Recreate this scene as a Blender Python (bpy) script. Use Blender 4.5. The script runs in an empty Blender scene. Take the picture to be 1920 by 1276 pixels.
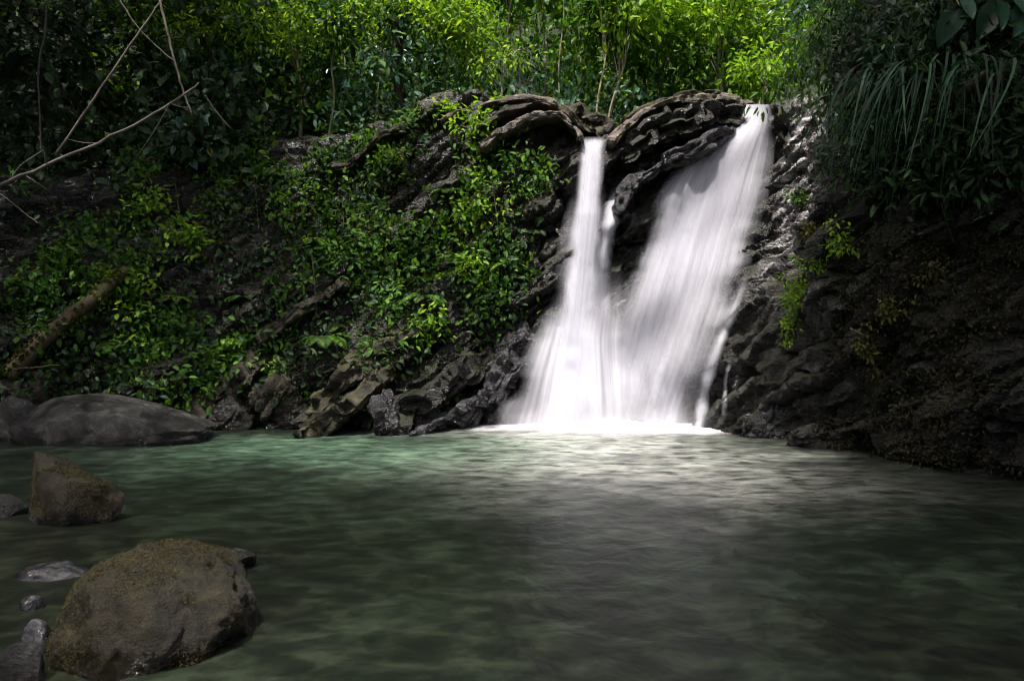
import bpy, math, random
import numpy as np
from mathutils import Vector
from mathutils.bvhtree import BVHTree

S = bpy.context.scene
C = S.collection
R = math.radians

# ------------------------------------------------------------------ camera, sky, sun, exposure
cam = bpy.data.cameras.new('camera')
cam.lens = 24.0
cam.sensor_width = 36.0
cam.clip_end = 400.0
cam.clip_start = 0.05
cam_o = bpy.data.objects.new('camera', cam)
C.objects.link(cam_o)
CAMZ = 1.25
cam_o.location = (0, 0, CAMZ)
cam_o.rotation_euler = (R(90), 0, 0)
S.camera = cam_o
FPX = 1280.0

TOSUN = Vector((-0.18, -0.32, 0.93)).normalized()
W = bpy.data.worlds.new('World')
S.world = W
W.use_nodes = True
wn = W.node_tree
for n in list(wn.nodes):
    wn.nodes.remove(n)
sky = wn.nodes.new('ShaderNodeTexSky')
sky.sky_type = 'NISHITA'
sky.sun_disc = False
sky.dust_density = 7.0
sky.ozone_density = 0.0
sky.air_density = 0.8
sky.sun_elevation = math.asin(TOSUN.z)
sky.sun_rotation = math.atan2(TOSUN.x, TOSUN.y)
bg = wn.nodes.new('ShaderNodeBackground')
bg.inputs['Strength'].default_value = 0.15
wo = wn.nodes.new('ShaderNodeOutputWorld')
wn.links.new(sky.outputs[0], bg.inputs[0])
wn.links.new(bg.outputs[0], wo.inputs[0])

sun = bpy.data.lights.new('sun', 'SUN')
sun.energy = 3.5
sun.angle = R(1.1)
sun.color = (1.0, 0.955, 0.88)
sun_o = bpy.data.objects.new('sun', sun)
sun_o.rotation_euler = TOSUN.to_track_quat('Z', 'Y').to_euler()
sun_o.location = (0, 0, 40)
C.objects.link(sun_o)

S.view_settings.view_transform = 'Standard'
S.view_settings.look = 'None'
S.view_settings.exposure = 1.15
S.view_settings.gamma = 1.0
S.render.engine = 'CYCLES'
S.cycles.use_denoising = True
S.cycles.denoising_prefilter = 'FAST'
S.cycles.filter_width = 1.1
S.cycles.max_bounces = 7
S.cycles.diffuse_bounces = 3
S.cycles.glossy_bounces = 2
S.cycles.transmission_bounces = 4
S.cycles.transparent_max_bounces = 24
S.cycles.sample_clamp_indirect = 4.0
S.cycles.caustics_reflective = False
S.cycles.caustics_refractive = False

# ------------------------------------------------------------------ noise
def _hash(ix, iy, iz, seed):
    h = (ix.astype(np.int64) * 374761393 + iy.astype(np.int64) * 668265263 + iz.astype(np.int64) * 2147483647 + seed * 974634777) & 0xffffffff
    h = ((h ^ (h >> 13)) * 1274126177) & 0xffffffff
    h = ((h ^ (h >> 16)) * 2246822519) & 0xffffffff
    return ((h ^ (h >> 15)) & 0xffffff) / float(0x1000000)

def vnoise(p, seed=0):
    """smooth value noise, -1..1"""
    f = np.floor(p)
    t = p - f
    t = t * t * t * (t * (t * 6 - 15) + 10)
    i = f.astype(np.int64)
    out = 0
    for dx in (0, 1):
        wx = t[:, 0] if dx else 1 - t[:, 0]
        for dy in (0, 1):
            wy = t[:, 1] if dy else 1 - t[:, 1]
            for dz in (0, 1):
                wz = t[:, 2] if dz else 1 - t[:, 2]
                out = out + wx * wy * wz * _hash(i[:, 0] + dx, i[:, 1] + dy, i[:, 2] + dz, seed)
    return out * 2 - 1

def fbm(p, octv=4, lac=2.07, gain=0.5, seed=0):
    a, s, tot = 1.0, 0.0, 0.0
    q = p.copy()
    for o in range(octv):
        s = s + a * vnoise(q, seed + o * 17)
        tot += a
        a *= gain
        q = q * lac + 13.7
    return s / tot

def ridged(p, octv=4, seed=0):
    a, s, tot = 1.0, 0.0, 0.0
    q = p.copy()
    for o in range(octv):
        s = s + a * (1 - np.abs(vnoise(q, seed + o * 31)) * 2)
        tot += a
        a *= 0.5
        q = q * 2.1 + 7.3
    return s / tot

def cells(p, seed=0):
    """worley: returns random value of nearest cell, F1, F2"""
    i = np.floor(p).astype(np.int64)
    f1 = np.full(len(p), 9.0)
    f2 = np.full(len(p), 9.0)
    val = np.zeros(len(p))
    for dx in (-1, 0, 1):
        for dy in (-1, 0, 1):
            for dz in (-1, 0, 1):
                cx, cy, cz = i[:, 0] + dx, i[:, 1] + dy, i[:, 2] + dz
                fx = cx + _hash(cx, cy, cz, seed + 1)
                fy = cy + _hash(cx, cy, cz, seed + 2)
                fz = cz + _hash(cx, cy, cz, seed + 3)
                d = np.sqrt((fx - p[:, 0]) ** 2 + (fy - p[:, 1]) ** 2 + (fz - p[:, 2]) ** 2)
                m = d < f1
                f2 = np.where(m, f1, np.minimum(f2, d))
                val = np.where(m, _hash(cx, cy, cz, seed + 4), val)
                f1 = np.where(m, d, f1)
    return val, f1, f2

def sstep(a, b, x):
    t = np.clip((x - a) / (b - a), 0, 1)
    return t * t * (3 - 2 * t)

def at(px, py, Y):
    """point at depth Y seen at photo pixel px, py"""
    return Vector(((px - 960) / FPX * Y, Y, CAMZ - (py - 638) / FPX * Y))

# ------------------------------------------------------------------ materials
def mat(name):
    m = bpy.data.materials.new(name)
    m.use_nodes = True
    nt = m.node_tree
    for n in list(nt.nodes):
        nt.nodes.remove(n)
    out = nt.nodes.new('ShaderNodeOutputMaterial')
    return m, nt, out

def nd(nt, t, **kw):
    n = nt.nodes.new('ShaderNode' + t)
    for k, v in kw.items():
        if k in n.inputs.keys():
            n.inputs[k].default_value = v
        else:
            setattr(n, k, v)
    return n

def ramp(nt, stops, interp='LINEAR'):
    n = nt.nodes.new('ShaderNodeValToRGB')
    n.color_ramp.interpolation = interp
    els = n.color_ramp.elements
    while len(els) < len(stops):
        els.new(0.5)
    for e, (p, c) in zip(els, stops):
        e.position = p
        e.color = (c[0], c[1], c[2], 1) if not isinstance(c, (int, float)) else (c, c, c, 1)
    return n

def coords(nt, scale=(1, 1, 1), rot=(0, 0, 0)):
    tc = nd(nt, 'TexCoord')
    mp = nd(nt, 'Mapping')
    mp.inputs['Scale'].default_value = scale
    mp.inputs['Rotation'].default_value = rot
    nt.links.new(tc.outputs['Object'], mp.inputs['Vector'])
    return mp.outputs['Vector']

def noise(nt, vec, scale, detail=6, rough=0.6, dist=0.0):
    n = nd(nt, 'TexNoise')
    n.inputs['Scale'].default_value = scale
    n.inputs['Detail'].default_value = detail
    n.inputs['Roughness'].default_value = rough
    n.inputs['Distortion'].default_value = dist
    nt.links.new(vec, n.inputs['Vector'])
    return n.outputs['Fac']

def mixc(nt, fac, a, b, mode='MIX'):
    n = nd(nt, 'Mix', data_type='RGBA', blend_type=mode)
    for sock, v in ((n.inputs[0], fac), (n.inputs[6], a), (n.inputs[7], b)):
        if hasattr(v, 'is_linked') or hasattr(v, 'links'):
            nt.links.new(v, sock)
        elif isinstance(v, (tuple, list)):
            sock.default_value = (v[0], v[1], v[2], 1)
        else:
            sock.default_value = v
    return n.outputs[2]

def math_(nt, op, a, b=0.5, clamp=False):
    n = nd(nt, 'Math', operation=op)
    n.use_clamp = clamp
    for sock, v in zip(n.inputs, (a, b)):
        if hasattr(v, 'links'):
            nt.links.new(v, sock)
        else:
            sock.default_value = v
    return n.outputs[0]

def rock_material(name, dark, mid, pale, moss, moss_amt, rough=(0.25, 0.6), scale=1.0, bump=0.5, strata=True, up_moss=0.3, patches=None, pale_attr=None, facet=0.9):
    m, nt, out = mat(name)
    L = nt.links.new
    vec = coords(nt)
    svec = coords(nt, (0.8, 0.8, 4.5), (0, R(38), R(8)))
    n1 = noise(nt, vec, 2.2 * scale, 8, 0.65)
    n2 = noise(nt, svec if strata else vec, 3.0 * scale, 8, 0.7, 0.4)
    n3 = noise(nt, vec, 26 * scale, 6, 0.7)
    n4 = noise(nt, vec, 90 * scale, 3, 0.6)
    c = ramp(nt, [(0.425, dark), (0.51, mid), (0.595, pale)])
    L(math_(nt, 'ADD', math_(nt, 'MULTIPLY', n1, 0.28), math_(nt, 'ADD', math_(nt, 'MULTIPLY', n2, 0.37), math_(nt, 'MULTIPLY', n3, 0.35))), c.inputs[0])
    col = c.outputs[0]
    # moss and dirt lodge on what faces up
    geo = nd(nt, 'NewGeometry')
    sx = nd(nt, 'SeparateXYZ')
    L(geo.outputs['Normal'], sx.inputs[0])
    up = math_(nt, 'MULTIPLY', sx.outputs[2], up_moss)
    mm = math_(nt, 'ADD', up, noise(nt, vec, 1.7 * scale, 7, 0.7))
    mm = math_(nt, 'ADD', mm, math_(nt, 'MULTIPLY', n3, 0.35))
    mr = nd(nt, 'MapRange')
    mr.inputs['From Min'].default_value = 1.12 - moss_amt
    mr.inputs['From Max'].default_value = 1.32 - moss_amt
    L(mm, mr.inputs['Value'])
    mossc = mixc(nt, n3, tuple(x * 0.45 for x in moss), tuple(x * 1.5 for x in moss))
    col = mixc(nt, mr.outputs[0], col, mossc)
    if patches:
        pr = ramp(nt, [(0.52, 0), (0.60, 1)])
        L(noise(nt, vec, 0.9 * scale, 7, 0.72, 0.8), pr.inputs[0])
        col = mixc(nt, pr.outputs[0], col, patches)
    if pale_attr:
        pa = nd(nt, 'Attribute')
        pa.attribute_name = 'pale'
        pc = ramp(nt, [(0.44, (0.012, 0.012, 0.014)), (0.50, (0.12, 0.113, 0.113)), (0.58, pale_attr)])
        L(math_(nt, 'ADD', math_(nt, 'MULTIPLY', n2, 0.6), math_(nt, 'MULTIPLY', n3, 0.4)), pc.inputs[0])
        col = mixc(nt, pa.outputs['Fac'], col, pc.outputs[0])
    p = nd(nt, 'BsdfPrincipled')
    L(col, p.inputs['Base Color'])
    rr = nd(nt, 'MapRange')
    rr.inputs['To Min'].default_value = rough[0]
    rr.inputs['To Max'].default_value = rough[1]
    L(math_(nt, 'ADD', math_(nt, 'MULTIPLY', mr.outputs[0], 0.6), n1, clamp=True), rr.inputs['Value'])
    # what the pool laps over stays wet: darker and shinier
    pz = nd(nt, 'SeparateXYZ')
    L(geo.outputs['Position'], pz.inputs[0])
    wet = nd(nt, 'MapRange')
    wet.inputs['From Min'].default_value = 0.11
    wet.inputs['From Max'].default_value = 0.03
    L(math_(nt, 'ADD', pz.outputs[2], math_(nt, 'MULTIPLY', math_(nt, 'SUBTRACT', n1, 0.5), 0.25)), wet.inputs['Value'])
    wetc = mixc(nt, 1.0, col, (0.38, 0.38, 0.40), 'MULTIPLY')
    L(mixc(nt, wet.outputs[0], col, wetc), p.inputs['Base Color'])
    rw = nd(nt, 'Mix', data_type='FLOAT')
    L(wet.outputs[0], rw.inputs[0])
    L(rr.outputs[0], rw.inputs[2])
    rw.inputs[3].default_value = 0.12
    L(rw.outputs[0], p.inputs['Roughness'])
    wv = nd(nt, 'VectorMath', operation='ADD')
    wn_ = nd(nt, 'TexNoise')
    wn_.inputs['Scale'].default_value = 3.0 * scale
    wn_.inputs['Detail'].default_value = 3
    L(vec, wn_.inputs['Vector'])
    ws = nd(nt, 'VectorMath', operation='SCALE')
    ws.inputs['Scale'].default_value = 0.25 / scale
    L(wn_.outputs['Color'], ws.inputs[0])
    L(coords(nt, (1.1, 1.1, 3.2), (0, R(38), R(8))) if strata else vec, wv.inputs[0])
    L(ws.outputs[0], wv.inputs[1])
    fr = []
    for vs in (3.2, 11.0):
        vo = nd(nt, 'TexVoronoi')
        vo.inputs['Scale'].default_value = vs * scale
        L(wv.outputs[0], vo.inputs['Vector'])
        sep = nd(nt, 'SeparateColor')
        L(vo.outputs['Color'], sep.inputs[0])
        fr.append(math_(nt, 'ADD', math_(nt, 'MULTIPLY', vo.outputs['Distance'], -0.6), math_(nt, 'MULTIPLY', sep.outputs[0], 0.8)))
    b0 = nd(nt, 'Bump')
    b0.inputs['Strength'].default_value = min(1.0, bump) * facet
    b0.inputs['Distance'].default_value = 0.10 / scale
    L(math_(nt, 'ADD', fr[0], math_(nt, 'MULTIPLY', fr[1], 0.35)), b0.inputs['Height'])
    b1 = nd(nt, 'Bump')
    L(b0.outputs[0], b1.inputs['Normal'])
    b1.inputs['Strength'].default_value = bump
    b1.inputs['Distance'].default_value = 0.05
    L(math_(nt, 'ADD', math_(nt, 'MULTIPLY', n2, 0.9), math_(nt, 'ADD', math_(nt, 'MULTIPLY', n3, 0.9), math_(nt, 'MULTIPLY', n4, 0.35))), b1.inputs['Height'])
    L(b1.outputs[0], p.inputs['Normal'])
    L(p.outputs[0], out.inputs[0])
    return m

M = {}
M['cliff'] = rock_material('wet_cliff_rock', (0.005, 0.0045, 0.0035), (0.013, 0.0115, 0.009), (0.054, 0.048, 0.039), (0.016, 0.021, 0.006), 0.36, (0.10, 0.45), 1.0, 0.8, pale_attr=(0.55, 0.53, 0.53))
M['soil'] = rock_material('forest_soil', (0.004, 0.006, 0.003), (0.009, 0.012, 0.005), (0.018, 0.022, 0.009), (0.010, 0.020, 0.005), 0.5, (0.7, 0.95), 1.0, 0.8, strata=False)
M['boulder'] = rock_material('grey_boulder', (0.010, 0.010, 0.011), (0.018, 0.0175, 0.016), (0.115, 0.113, 0.107), (0.025, 0.024, 0.010), 0.12, (0.3, 0.7), 2.6, 0.9, strata=False, facet=0.2)
M['mossy'] = rock_material('mossy_boulder', (0.007, 0.006, 0.004), (0.032, 0.026, 0.014), (0.12, 0.092, 0.048), (0.05, 0.05, 0.012), 0.26, (0.5, 0.85), 4.5, 1.0, strata=False, patches=(0.045, 0.035, 0.017), facet=0.2)
M['wet'] = rock_material('wet_slab', (0.006, 0.006, 0.008), (0.024, 0.023, 0.025), (0.12, 0.118, 0.128), (0.02, 0.022, 0.008), 0.05, (0.10, 0.32), 2.4, 0.65)
M['slab'] = rock_material('mossy_slab', (0.010, 0.009, 0.006), (0.05, 0.042, 0.024), (0.17, 0.15, 0.09), (0.07, 0.065, 0.018), 0.28, (0.45, 0.8), 2.6, 1.0)
M['lip'] = rock_material('brown_lip_rock', (0.02, 0.016, 0.012), (0.11, 0.088, 0.066), (0.34, 0.285, 0.235), (0.055, 0.05, 0.016), 0.22, (0.25, 0.6), 2.6, 0.7, facet=0.6)
M['pale'] = rock_material('pale_wet_stone', (0.02, 0.021, 0.023), (0.055, 0.055, 0.058), (0.17, 0.17, 0.18), (0.05, 0.055, 0.03), 0.0, (0.05, 0.18), 3.0, 0.3, strata=False, facet=0.15)

def bark_material(name, dark, pale, moss):
    m, nt, out = mat(name)
    L = nt.links.new
    vec = coords(nt, (1, 1, 1))
    n1 = noise(nt, vec, 14, 7, 0.7, 0.3)
    n2 = noise(nt, vec, 3, 5, 0.6)
    c = mixc(nt, n1, dark, pale)
    r = ramp(nt, [(0.48, 0), (0.62, 1)])
    L(n2, r.inputs[0])
    c = mixc(nt, r.outputs[0], c, moss)
    p = nd(nt, 'BsdfPrincipled')
    p.inputs['Roughness'].default_value = 0.8
    L(c, p.inputs['Base Color'])
    b = nd(nt, 'Bump')
    b.inputs['Strength'].default_value = 0.6
    b.inputs['Distance'].default_value = 0.02
    L(n1, b.inputs['Height'])
    L(b.outputs[0], p.inputs['Normal'])
    L(p.outputs[0], out.inputs[0])
    return m

M['bark_dark'] = bark_material('dark_bark', (0.012, 0.010, 0.008), (0.06, 0.05, 0.04), (0.02, 0.026, 0.01))
M['bark_pale'] = bark_material('pale_bark', (0.09, 0.075, 0.055), (0.34, 0.29, 0.22), (0.12, 0.12, 0.06))
M['bark_root'] = bark_material('root_bark', (0.04, 0.033, 0.027), (0.16, 0.133, 0.106), (0.06, 0.06, 0.033))
M['log'] = bark_material('mossy_log_bark', (0.014, 0.010, 0.005), (0.07, 0.05, 0.02), (0.05, 0.046, 0.011))

def leaf_material(name, dark, mid, light, trans=0.45, gloss=0.48):
    m, nt, out = mat(name)
    L = nt.links.new
    a = nd(nt, 'Attribute')
    a.attribute_name = 'rnd'
    c = ramp(nt, [(0.0, dark), (0.55, mid), (1.0, light)])
    L(a.outputs['Fac'], c.inputs[0])
    p = nd(nt, 'BsdfPrincipled')
    p.inputs['Roughness'].default_value = gloss
    p.inputs['Specular IOR Level'].default_value = 0.22
    L(c.outputs[0], p.inputs['Base Color'])
    t = nd(nt, 'BsdfTranslucent')
    tc = mixc(nt, 1.0, c.outputs[0], (1.35, 1.25, 0.45), 'MULTIPLY')
    L(tc, t.inputs['Color'])
    mx = nd(nt, 'MixShader')
    mx.inputs[0].default_value = trans
    L(p.outputs[0], mx.inputs[1])
    L(t.outputs[0], mx.inputs[2])
    L(mx.outputs[0], out.inputs[0])
    return m

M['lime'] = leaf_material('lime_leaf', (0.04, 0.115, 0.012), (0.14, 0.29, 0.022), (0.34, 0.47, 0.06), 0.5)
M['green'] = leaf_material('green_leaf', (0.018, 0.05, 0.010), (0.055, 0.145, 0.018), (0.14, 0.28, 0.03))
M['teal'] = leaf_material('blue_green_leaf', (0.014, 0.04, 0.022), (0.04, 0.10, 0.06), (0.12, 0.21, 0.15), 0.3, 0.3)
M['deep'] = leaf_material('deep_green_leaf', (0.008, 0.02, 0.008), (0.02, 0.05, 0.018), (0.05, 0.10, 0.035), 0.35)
M['olive'] = leaf_material('olive_leaf', (0.03, 0.035, 0.008), (0.075, 0.08, 0.018), (0.17, 0.17, 0.04), 0.35, 0.6)
M['yellow'] = leaf_material('yellow_leaf', (0.35, 0.30, 0.02), (0.45, 0.40, 0.03), (0.5, 0.45, 0.05))
M['mossleaf'] = leaf_material('brown_moss', (0.015, 0.012, 0.004), (0.06, 0.05, 0.018), (0.14, 0.11, 0.042), 0.25, 0.7)
M['blade'] = leaf_material('grass_blade', (0.004, 0.015, 0.006), (0.010, 0.038, 0.016), (0.042, 0.11, 0.052), 0.3, 0.6)
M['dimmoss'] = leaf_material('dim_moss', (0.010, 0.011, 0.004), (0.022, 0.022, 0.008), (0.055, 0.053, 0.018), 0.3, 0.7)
M['shade_canopy'] = leaf_material('shade_leaf', (0.01, 0.025, 0.008), (0.025, 0.06, 0.015), (0.05, 0.11, 0.03), 0.3)

# falling water: silky strands, thin where the sheet breaks up
def water_fall_material():
    m, nt, out = mat('silky_falling_water')
    L = nt.links.new
    uv = nd(nt, 'UVMap')
    mp = nd(nt, 'Mapping')
    mp.inputs['Scale'].default_value = (11.0, 0.22, 1)
    L(uv.outputs[0], mp.inputs[0])
    mp2 = nd(nt, 'Mapping')
    mp2.inputs['Scale'].default_value = (46.0, 0.5, 1)
    L(uv.outputs[0], mp2.inputs[0])
    n1 = noise(nt, mp.outputs[0], 1.0, 3, 0.5, 0.15)
    n2 = noise(nt, mp2.outputs[0], 1.0, 3, 0.6, 0.1)
    a = nd(nt, 'Attribute')
    a.attribute_name = 'dens'
    st = math_(nt, 'ADD', math_(nt, 'MULTIPLY', n1, 0.80), math_(nt, 'MULTIPLY', n2, 0.20))
    st = math_(nt, 'MULTIPLY', math_(nt, 'SUBTRACT', st, 0.5), 2.3)
    al = math_(nt, 'MULTIPLY', a.outputs['Fac'], math_(nt, 'ADD', st, 1.0), clamp=True)
    d = nd(nt, 'BsdfDiffuse')
    d.inputs['Color'].default_value = (0.70, 0.70, 0.78, 1)
    t = nd(nt, 'BsdfTranslucent')
    t.inputs['Color'].default_value = (0.70, 0.70, 0.79, 1)
    m1 = nd(nt, 'MixShader')
    m1.inputs[0].default_value = 0.4
    L(d.outputs[0], m1.inputs[1])
    L(t.outputs[0], m1.inputs[2])
    tr = nd(nt, 'BsdfTransparent')
    m2 = nd(nt, 'MixShader')
    L(al, m2.inputs[0])
    L(tr.outputs[0], m2.inputs[1])
    L(m1.outputs[0], m2.inputs[2])
    L(m2.outputs[0], out.inputs[0])
    return m
M['fall'] = water_fall_material()

def pool_material():
    m, nt, out = mat('murky_pool_water')
    L = nt.links.new
    vec = coords(nt, (1, 1.0, 1))
    a = nd(nt, 'Attribute')
    a.attribute_name = 'foam'
    n1 = noise(nt, vec, 1.3, 6, 0.62, 0.6)
    n2 = noise(nt, coords(nt, (0.75, 1.25, 1), (0, 0, R(12))), 5.5, 5, 0.60, 0.35)
    c = ramp(nt, [(0.38, (0.003, 0.005, 0.003)), (0.50, (0.007, 0.012, 0.007)), (0.64, (0.023, 0.038, 0.024))])
    L(math_(nt, 'ADD', math_(nt, 'MULTIPLY', n1, 0.55), math_(nt, 'MULTIPLY', n2, 0.45)), c.inputs[0])
    sh = nd(nt, 'Attribute')
    sh.attribute_name = 'silt'
    silt = ramp(nt, [(0.40, (0.004, 0.005, 0.003)), (0.50, (0.009, 0.010, 0.006)), (0.62, (0.024, 0.026, 0.015))])
    L(n2, silt.inputs[0])
    base_c = mixc(nt, sh.outputs['Fac'], c.outputs[0], silt.outputs[0])
    sg = nd(nt, 'Attribute')
    sg.attribute_name = 'milk'
    milk = ramp(nt, [(0.38, (0.012, 0.026, 0.016)), (0.50, (0.046, 0.084, 0.055)), (0.64, (0.115, 0.18, 0.122))])  # lighter green: the sunlit glow, painted into the water colour
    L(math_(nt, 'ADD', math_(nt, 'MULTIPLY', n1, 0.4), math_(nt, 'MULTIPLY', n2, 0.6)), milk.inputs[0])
    base_c = mixc(nt, sg.outputs['Fac'], base_c, milk.outputs[0])
    fm = math_(nt, 'MULTIPLY', a.outputs['Fac'], math_(nt, 'MULTIPLY', math_(nt, 'SUBTRACT', n2, 0.30), 3.6), clamp=True)
    col = mixc(nt, fm, base_c, (0.60, 0.61, 0.57))
    p = nd(nt, 'BsdfPrincipled')
    L(col, p.inputs['Base Color'])
    p.inputs['Roughness'].default_value = 0.42
    p.inputs['IOR'].default_value = 1.33
    b1 = nd(nt, 'Bump')
    b1.inputs['Strength'].default_value = 0.22
    b1.inputs['Distance'].default_value = 0.10
    n3 = noise(nt, vec, 4.0, 3, 0.5, 0.3)
    L(n3, b1.inputs['Height'])
    L(b1.outputs[0], p.inputs['Normal'])
    L(p.outputs[0], out.inputs[0])
    return m
M['pool'] = pool_material()

def foam_material():
    m, nt, out = mat('churned_foam')
    L = nt.links.new
    a = nd(nt, 'Attribute')
    a.attribute_name = 'dens'
    vec = coords(nt, (1, 1, 1))
    n1 = noise(nt, vec, 4.0, 5, 0.6, 0.5)
    al = math_(nt, 'MULTIPLY', a.outputs['Fac'], math_(nt, 'ADD', 0.6, math_(nt, 'MULTIPLY', n1, 0.8)), clamp=True)
    d = nd(nt, 'BsdfDiffuse')
    d.inputs['Color'].default_value = (0.80, 0.80, 0.84, 1)
    tr = nd(nt, 'BsdfTransparent')
    m2 = nd(nt, 'MixShader')
    L(al, m2.inputs[0])
    L(tr.outputs[0], m2.inputs[1])
    L(d.outputs[0], m2.inputs[2])
    L(m2.outputs[0], out.inputs[0])
    return m
M['foam'] = foam_material()

# ------------------------------------------------------------------ object helpers
def link(name, verts, faces, material, parent=None, smooth=True, attrs=None, uv=None):
    me = bpy.data.meshes.new(name)
    me.from_pydata(verts if isinstance(verts, list) else verts.tolist(), [], faces if isinstance(faces, list) else faces.tolist())
    if attrs:
        for k, v in attrs.items():
            at_ = me.attributes.new(k, 'FLOAT', 'POINT')
            at_.data.foreach_set('value', np.asarray(v, dtype=np.float32))
    if uv is not None:
        l = me.uv_layers.new(name='UVMap')
        idx = np.zeros(len(me.loops), dtype=np.int32)
        me.loops.foreach_get('vertex_index', idx)
        l.data.foreach_set('uv', np.asarray(uv, dtype=np.float32)[idx].ravel())
    me.materials.append(material)
    if smooth:
        me.polygons.foreach_set('use_smooth', np.ones(len(me.polygons), dtype=bool))
    o = bpy.data.objects.new(name, me)
    C.objects.link(o)
    if parent is not None:
        o.parent = parent
    return o

def tag(o, label=None, cat=None, group=None, kind=None):
    if label: o['label'] = label
    if cat: o['category'] = cat
    if group: o['group'] = group
    if kind: o['kind'] = kind
    return o

def thing(name, label, cat, loc, group=None):
    o = bpy.data.objects.new(name, None)
    o.empty_display_size = 0.1
    o.location = loc
    C.objects.link(o)
    return tag(o, label, cat, group)

def gridfaces(nu, nv):
    """grid of nu columns x nv rows, vertex index = row*nu+col"""
    r, c = np.meshgrid(np.arange(nv - 1), np.arange(nu - 1), indexing='ij')
    a = (r * nu + c).ravel()
    return np.stack([a, a + 1, a + 1 + nu, a + nu], 1)

def tube_mesh(pts, radii, sides=8, wob=0.0, seed=0):
    pts = [Vector(p) for p in pts]
    V, F = [], []
    rng = random.Random(seed)
    prev = Vector((0.3, 0.9, 0.2))
    for i, p in enumerate(pts):
        d = (pts[min(i + 1, len(pts) - 1)] - pts[max(i - 1, 0)]).normalized()
        x = prev - d * prev.dot(d)
        if x.length < 1e-4:
            x = d.orthogonal()
        x.normalize()
        prev = x
        y = d.cross(x)
        for k in range(sides):
            an = 2 * math.pi * k / sides
            r = radii[i] * (1 + wob * rng.uniform(-1, 1))
            V.append(tuple(p + x * (math.cos(an) * r) + y * (math.sin(an) * r)))
    for i in range(len(pts) - 1):
        for k in range(sides):
            k2 = (k + 1) % sides
            F.append([i * sides + k, i * sides + k2, (i + 1) * sides + k2, (i + 1) * sides + k])
    F.append(list(range(sides))[::-1])
    F.append([(len(pts) - 1) * sides + k for k in range(sides)])
    return V, F

def smooth_path(ctrl, n):
    """catmull-rom through control points"""
    P = np.array([list(c) for c in ctrl], dtype=float)
    return catmull(P, n)

def catmull(P, n):
    t = np.linspace(0, len(P) - 1, n)
    i = np.clip(np.floor(t).astype(int), 0, len(P) - 2)
    f = (t - i)[:, None]
    if P.ndim > 2:
        f = f.reshape((-1,) + (1,) * (P.ndim - 1))
    p0 = P[np.clip(i - 1, 0, len(P) - 1)]
    p1, p2 = P[i], P[i + 1]
    p3 = P[np.clip(i + 2, 0, len(P) - 1)]
    return 0.5 * (2 * p1 + (p2 - p0) * f + (2 * p0 - 5 * p1 + 4 * p2 - p3) * f ** 2 + (3 * p1 - p0 - 3 * p2 + p3) * f ** 3)

def merge(parts):
    V, F, o = [], [], 0
    for v, f in parts:
        V += [tuple(x) for x in v]
        F += [[i + o for i in q] for q in f]
        o += len(v)
    return V, F

# ------------------------------------------------------------------ terrain: the gorge round the pool
# base X, base Y, crest X, Y, Z, setback share at 1/3 and 2/3 height, hill direction, hill rise
ST = [
    (-5.0, -9.0, -8.0, -10.0, 3.5, .3, .6, (-1, -.4), (0.5, 4.0, 12)),
    (-7.0, -3.0, -9.5, -3.0, 4.0, .3, .6, (-1, 0), (0.8, 5.0, 13)),
    (-7.8, 3.0, -10.2, 3.4, 4.2, .3, .6, (-1, .1), (0.8, 5.0, 13)),
    (-7.6, 6.8, -9.8, 8.6, 4.0, .3, .6, (-.85, .5), (0.8, 5.0, 13)),
    (-6.2, 8.7, -8.0, 11.4, 3.9, .26, .62, (-.55, .85), (0.9, 5.5, 13)),
    (-4.3, 9.7, -5.7, 12.3, 4.6, .25, .6, (-.3, .95), (0.9, 5.5, 13)),
    (-2.0, 9.7, -2.6, 12.2, 5.0, .28, .62, (-.15, 1), (0.4, 3.5, 13)),
    (-0.45, 10.0, -0.55, 12.0, 5.4, .25, .55, (0, 1), (0.2, 2.6, 12)),
    (0.65, 10.2, 0.85, 11.35, 4.9, .2, .5, (.05, 1), (0.1, 2.2, 12)),
    (1.15, 10.4, 1.29, 11.0, 4.42, .25, .5, (.08, 1), (0.2, 2.2, 12)),
    (1.6, 10.4, 2.30, 11.2, 4.95, .25, .55, (.1, 1), (0.1, 2.0, 12)),
    (2.1, 10.3, 3.15, 11.2, 4.95, .3, .6, (.12, 1), (0.2, 2.0, 12)),
    (2.55, 10.0, 3.82, 10.95, 4.92, .33, .66, (.15, 1), (0.15, 1.8, 12)),
    (2.95, 9.45, 4.22, 10.75, 5.0, .3, .62, (.25, .95), (0.6, 3.5, 13)),
    (3.4, 8.7, 4.95, 9.9, 4.9, .2, .55, (.5, .85), (1.2, 5.5, 14)),
    (3.75, 7.75, 4.5, 8.05, 5.0, -.15, -.3, (.9, .3), (1.6, 6, 14)),
    (4.3, 6.6, 4.9, 6.8, 5.2, -.25, -.5, (1, .1), (1.6, 6, 14)),
    (4.75, 5.3, 5.4, 5.3, 5.2, -.2, -.4, (1, 0), (1.6, 6, 14)),
    (5.2, 3.0, 6.2, 3.0, 5.0, .0, .1, (1, 0), (1.6, 6, 14)),
    (5.4, -2.0, 6.8, -2.0, 5.0, .2, .4, (1, 0), (1.6, 6, 14)),
    (5.0, -9.0, 7.0, -10.0, 4.5, .3, .6, (1, -.4), (1.6, 6, 14)),
]
rows = []
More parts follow.
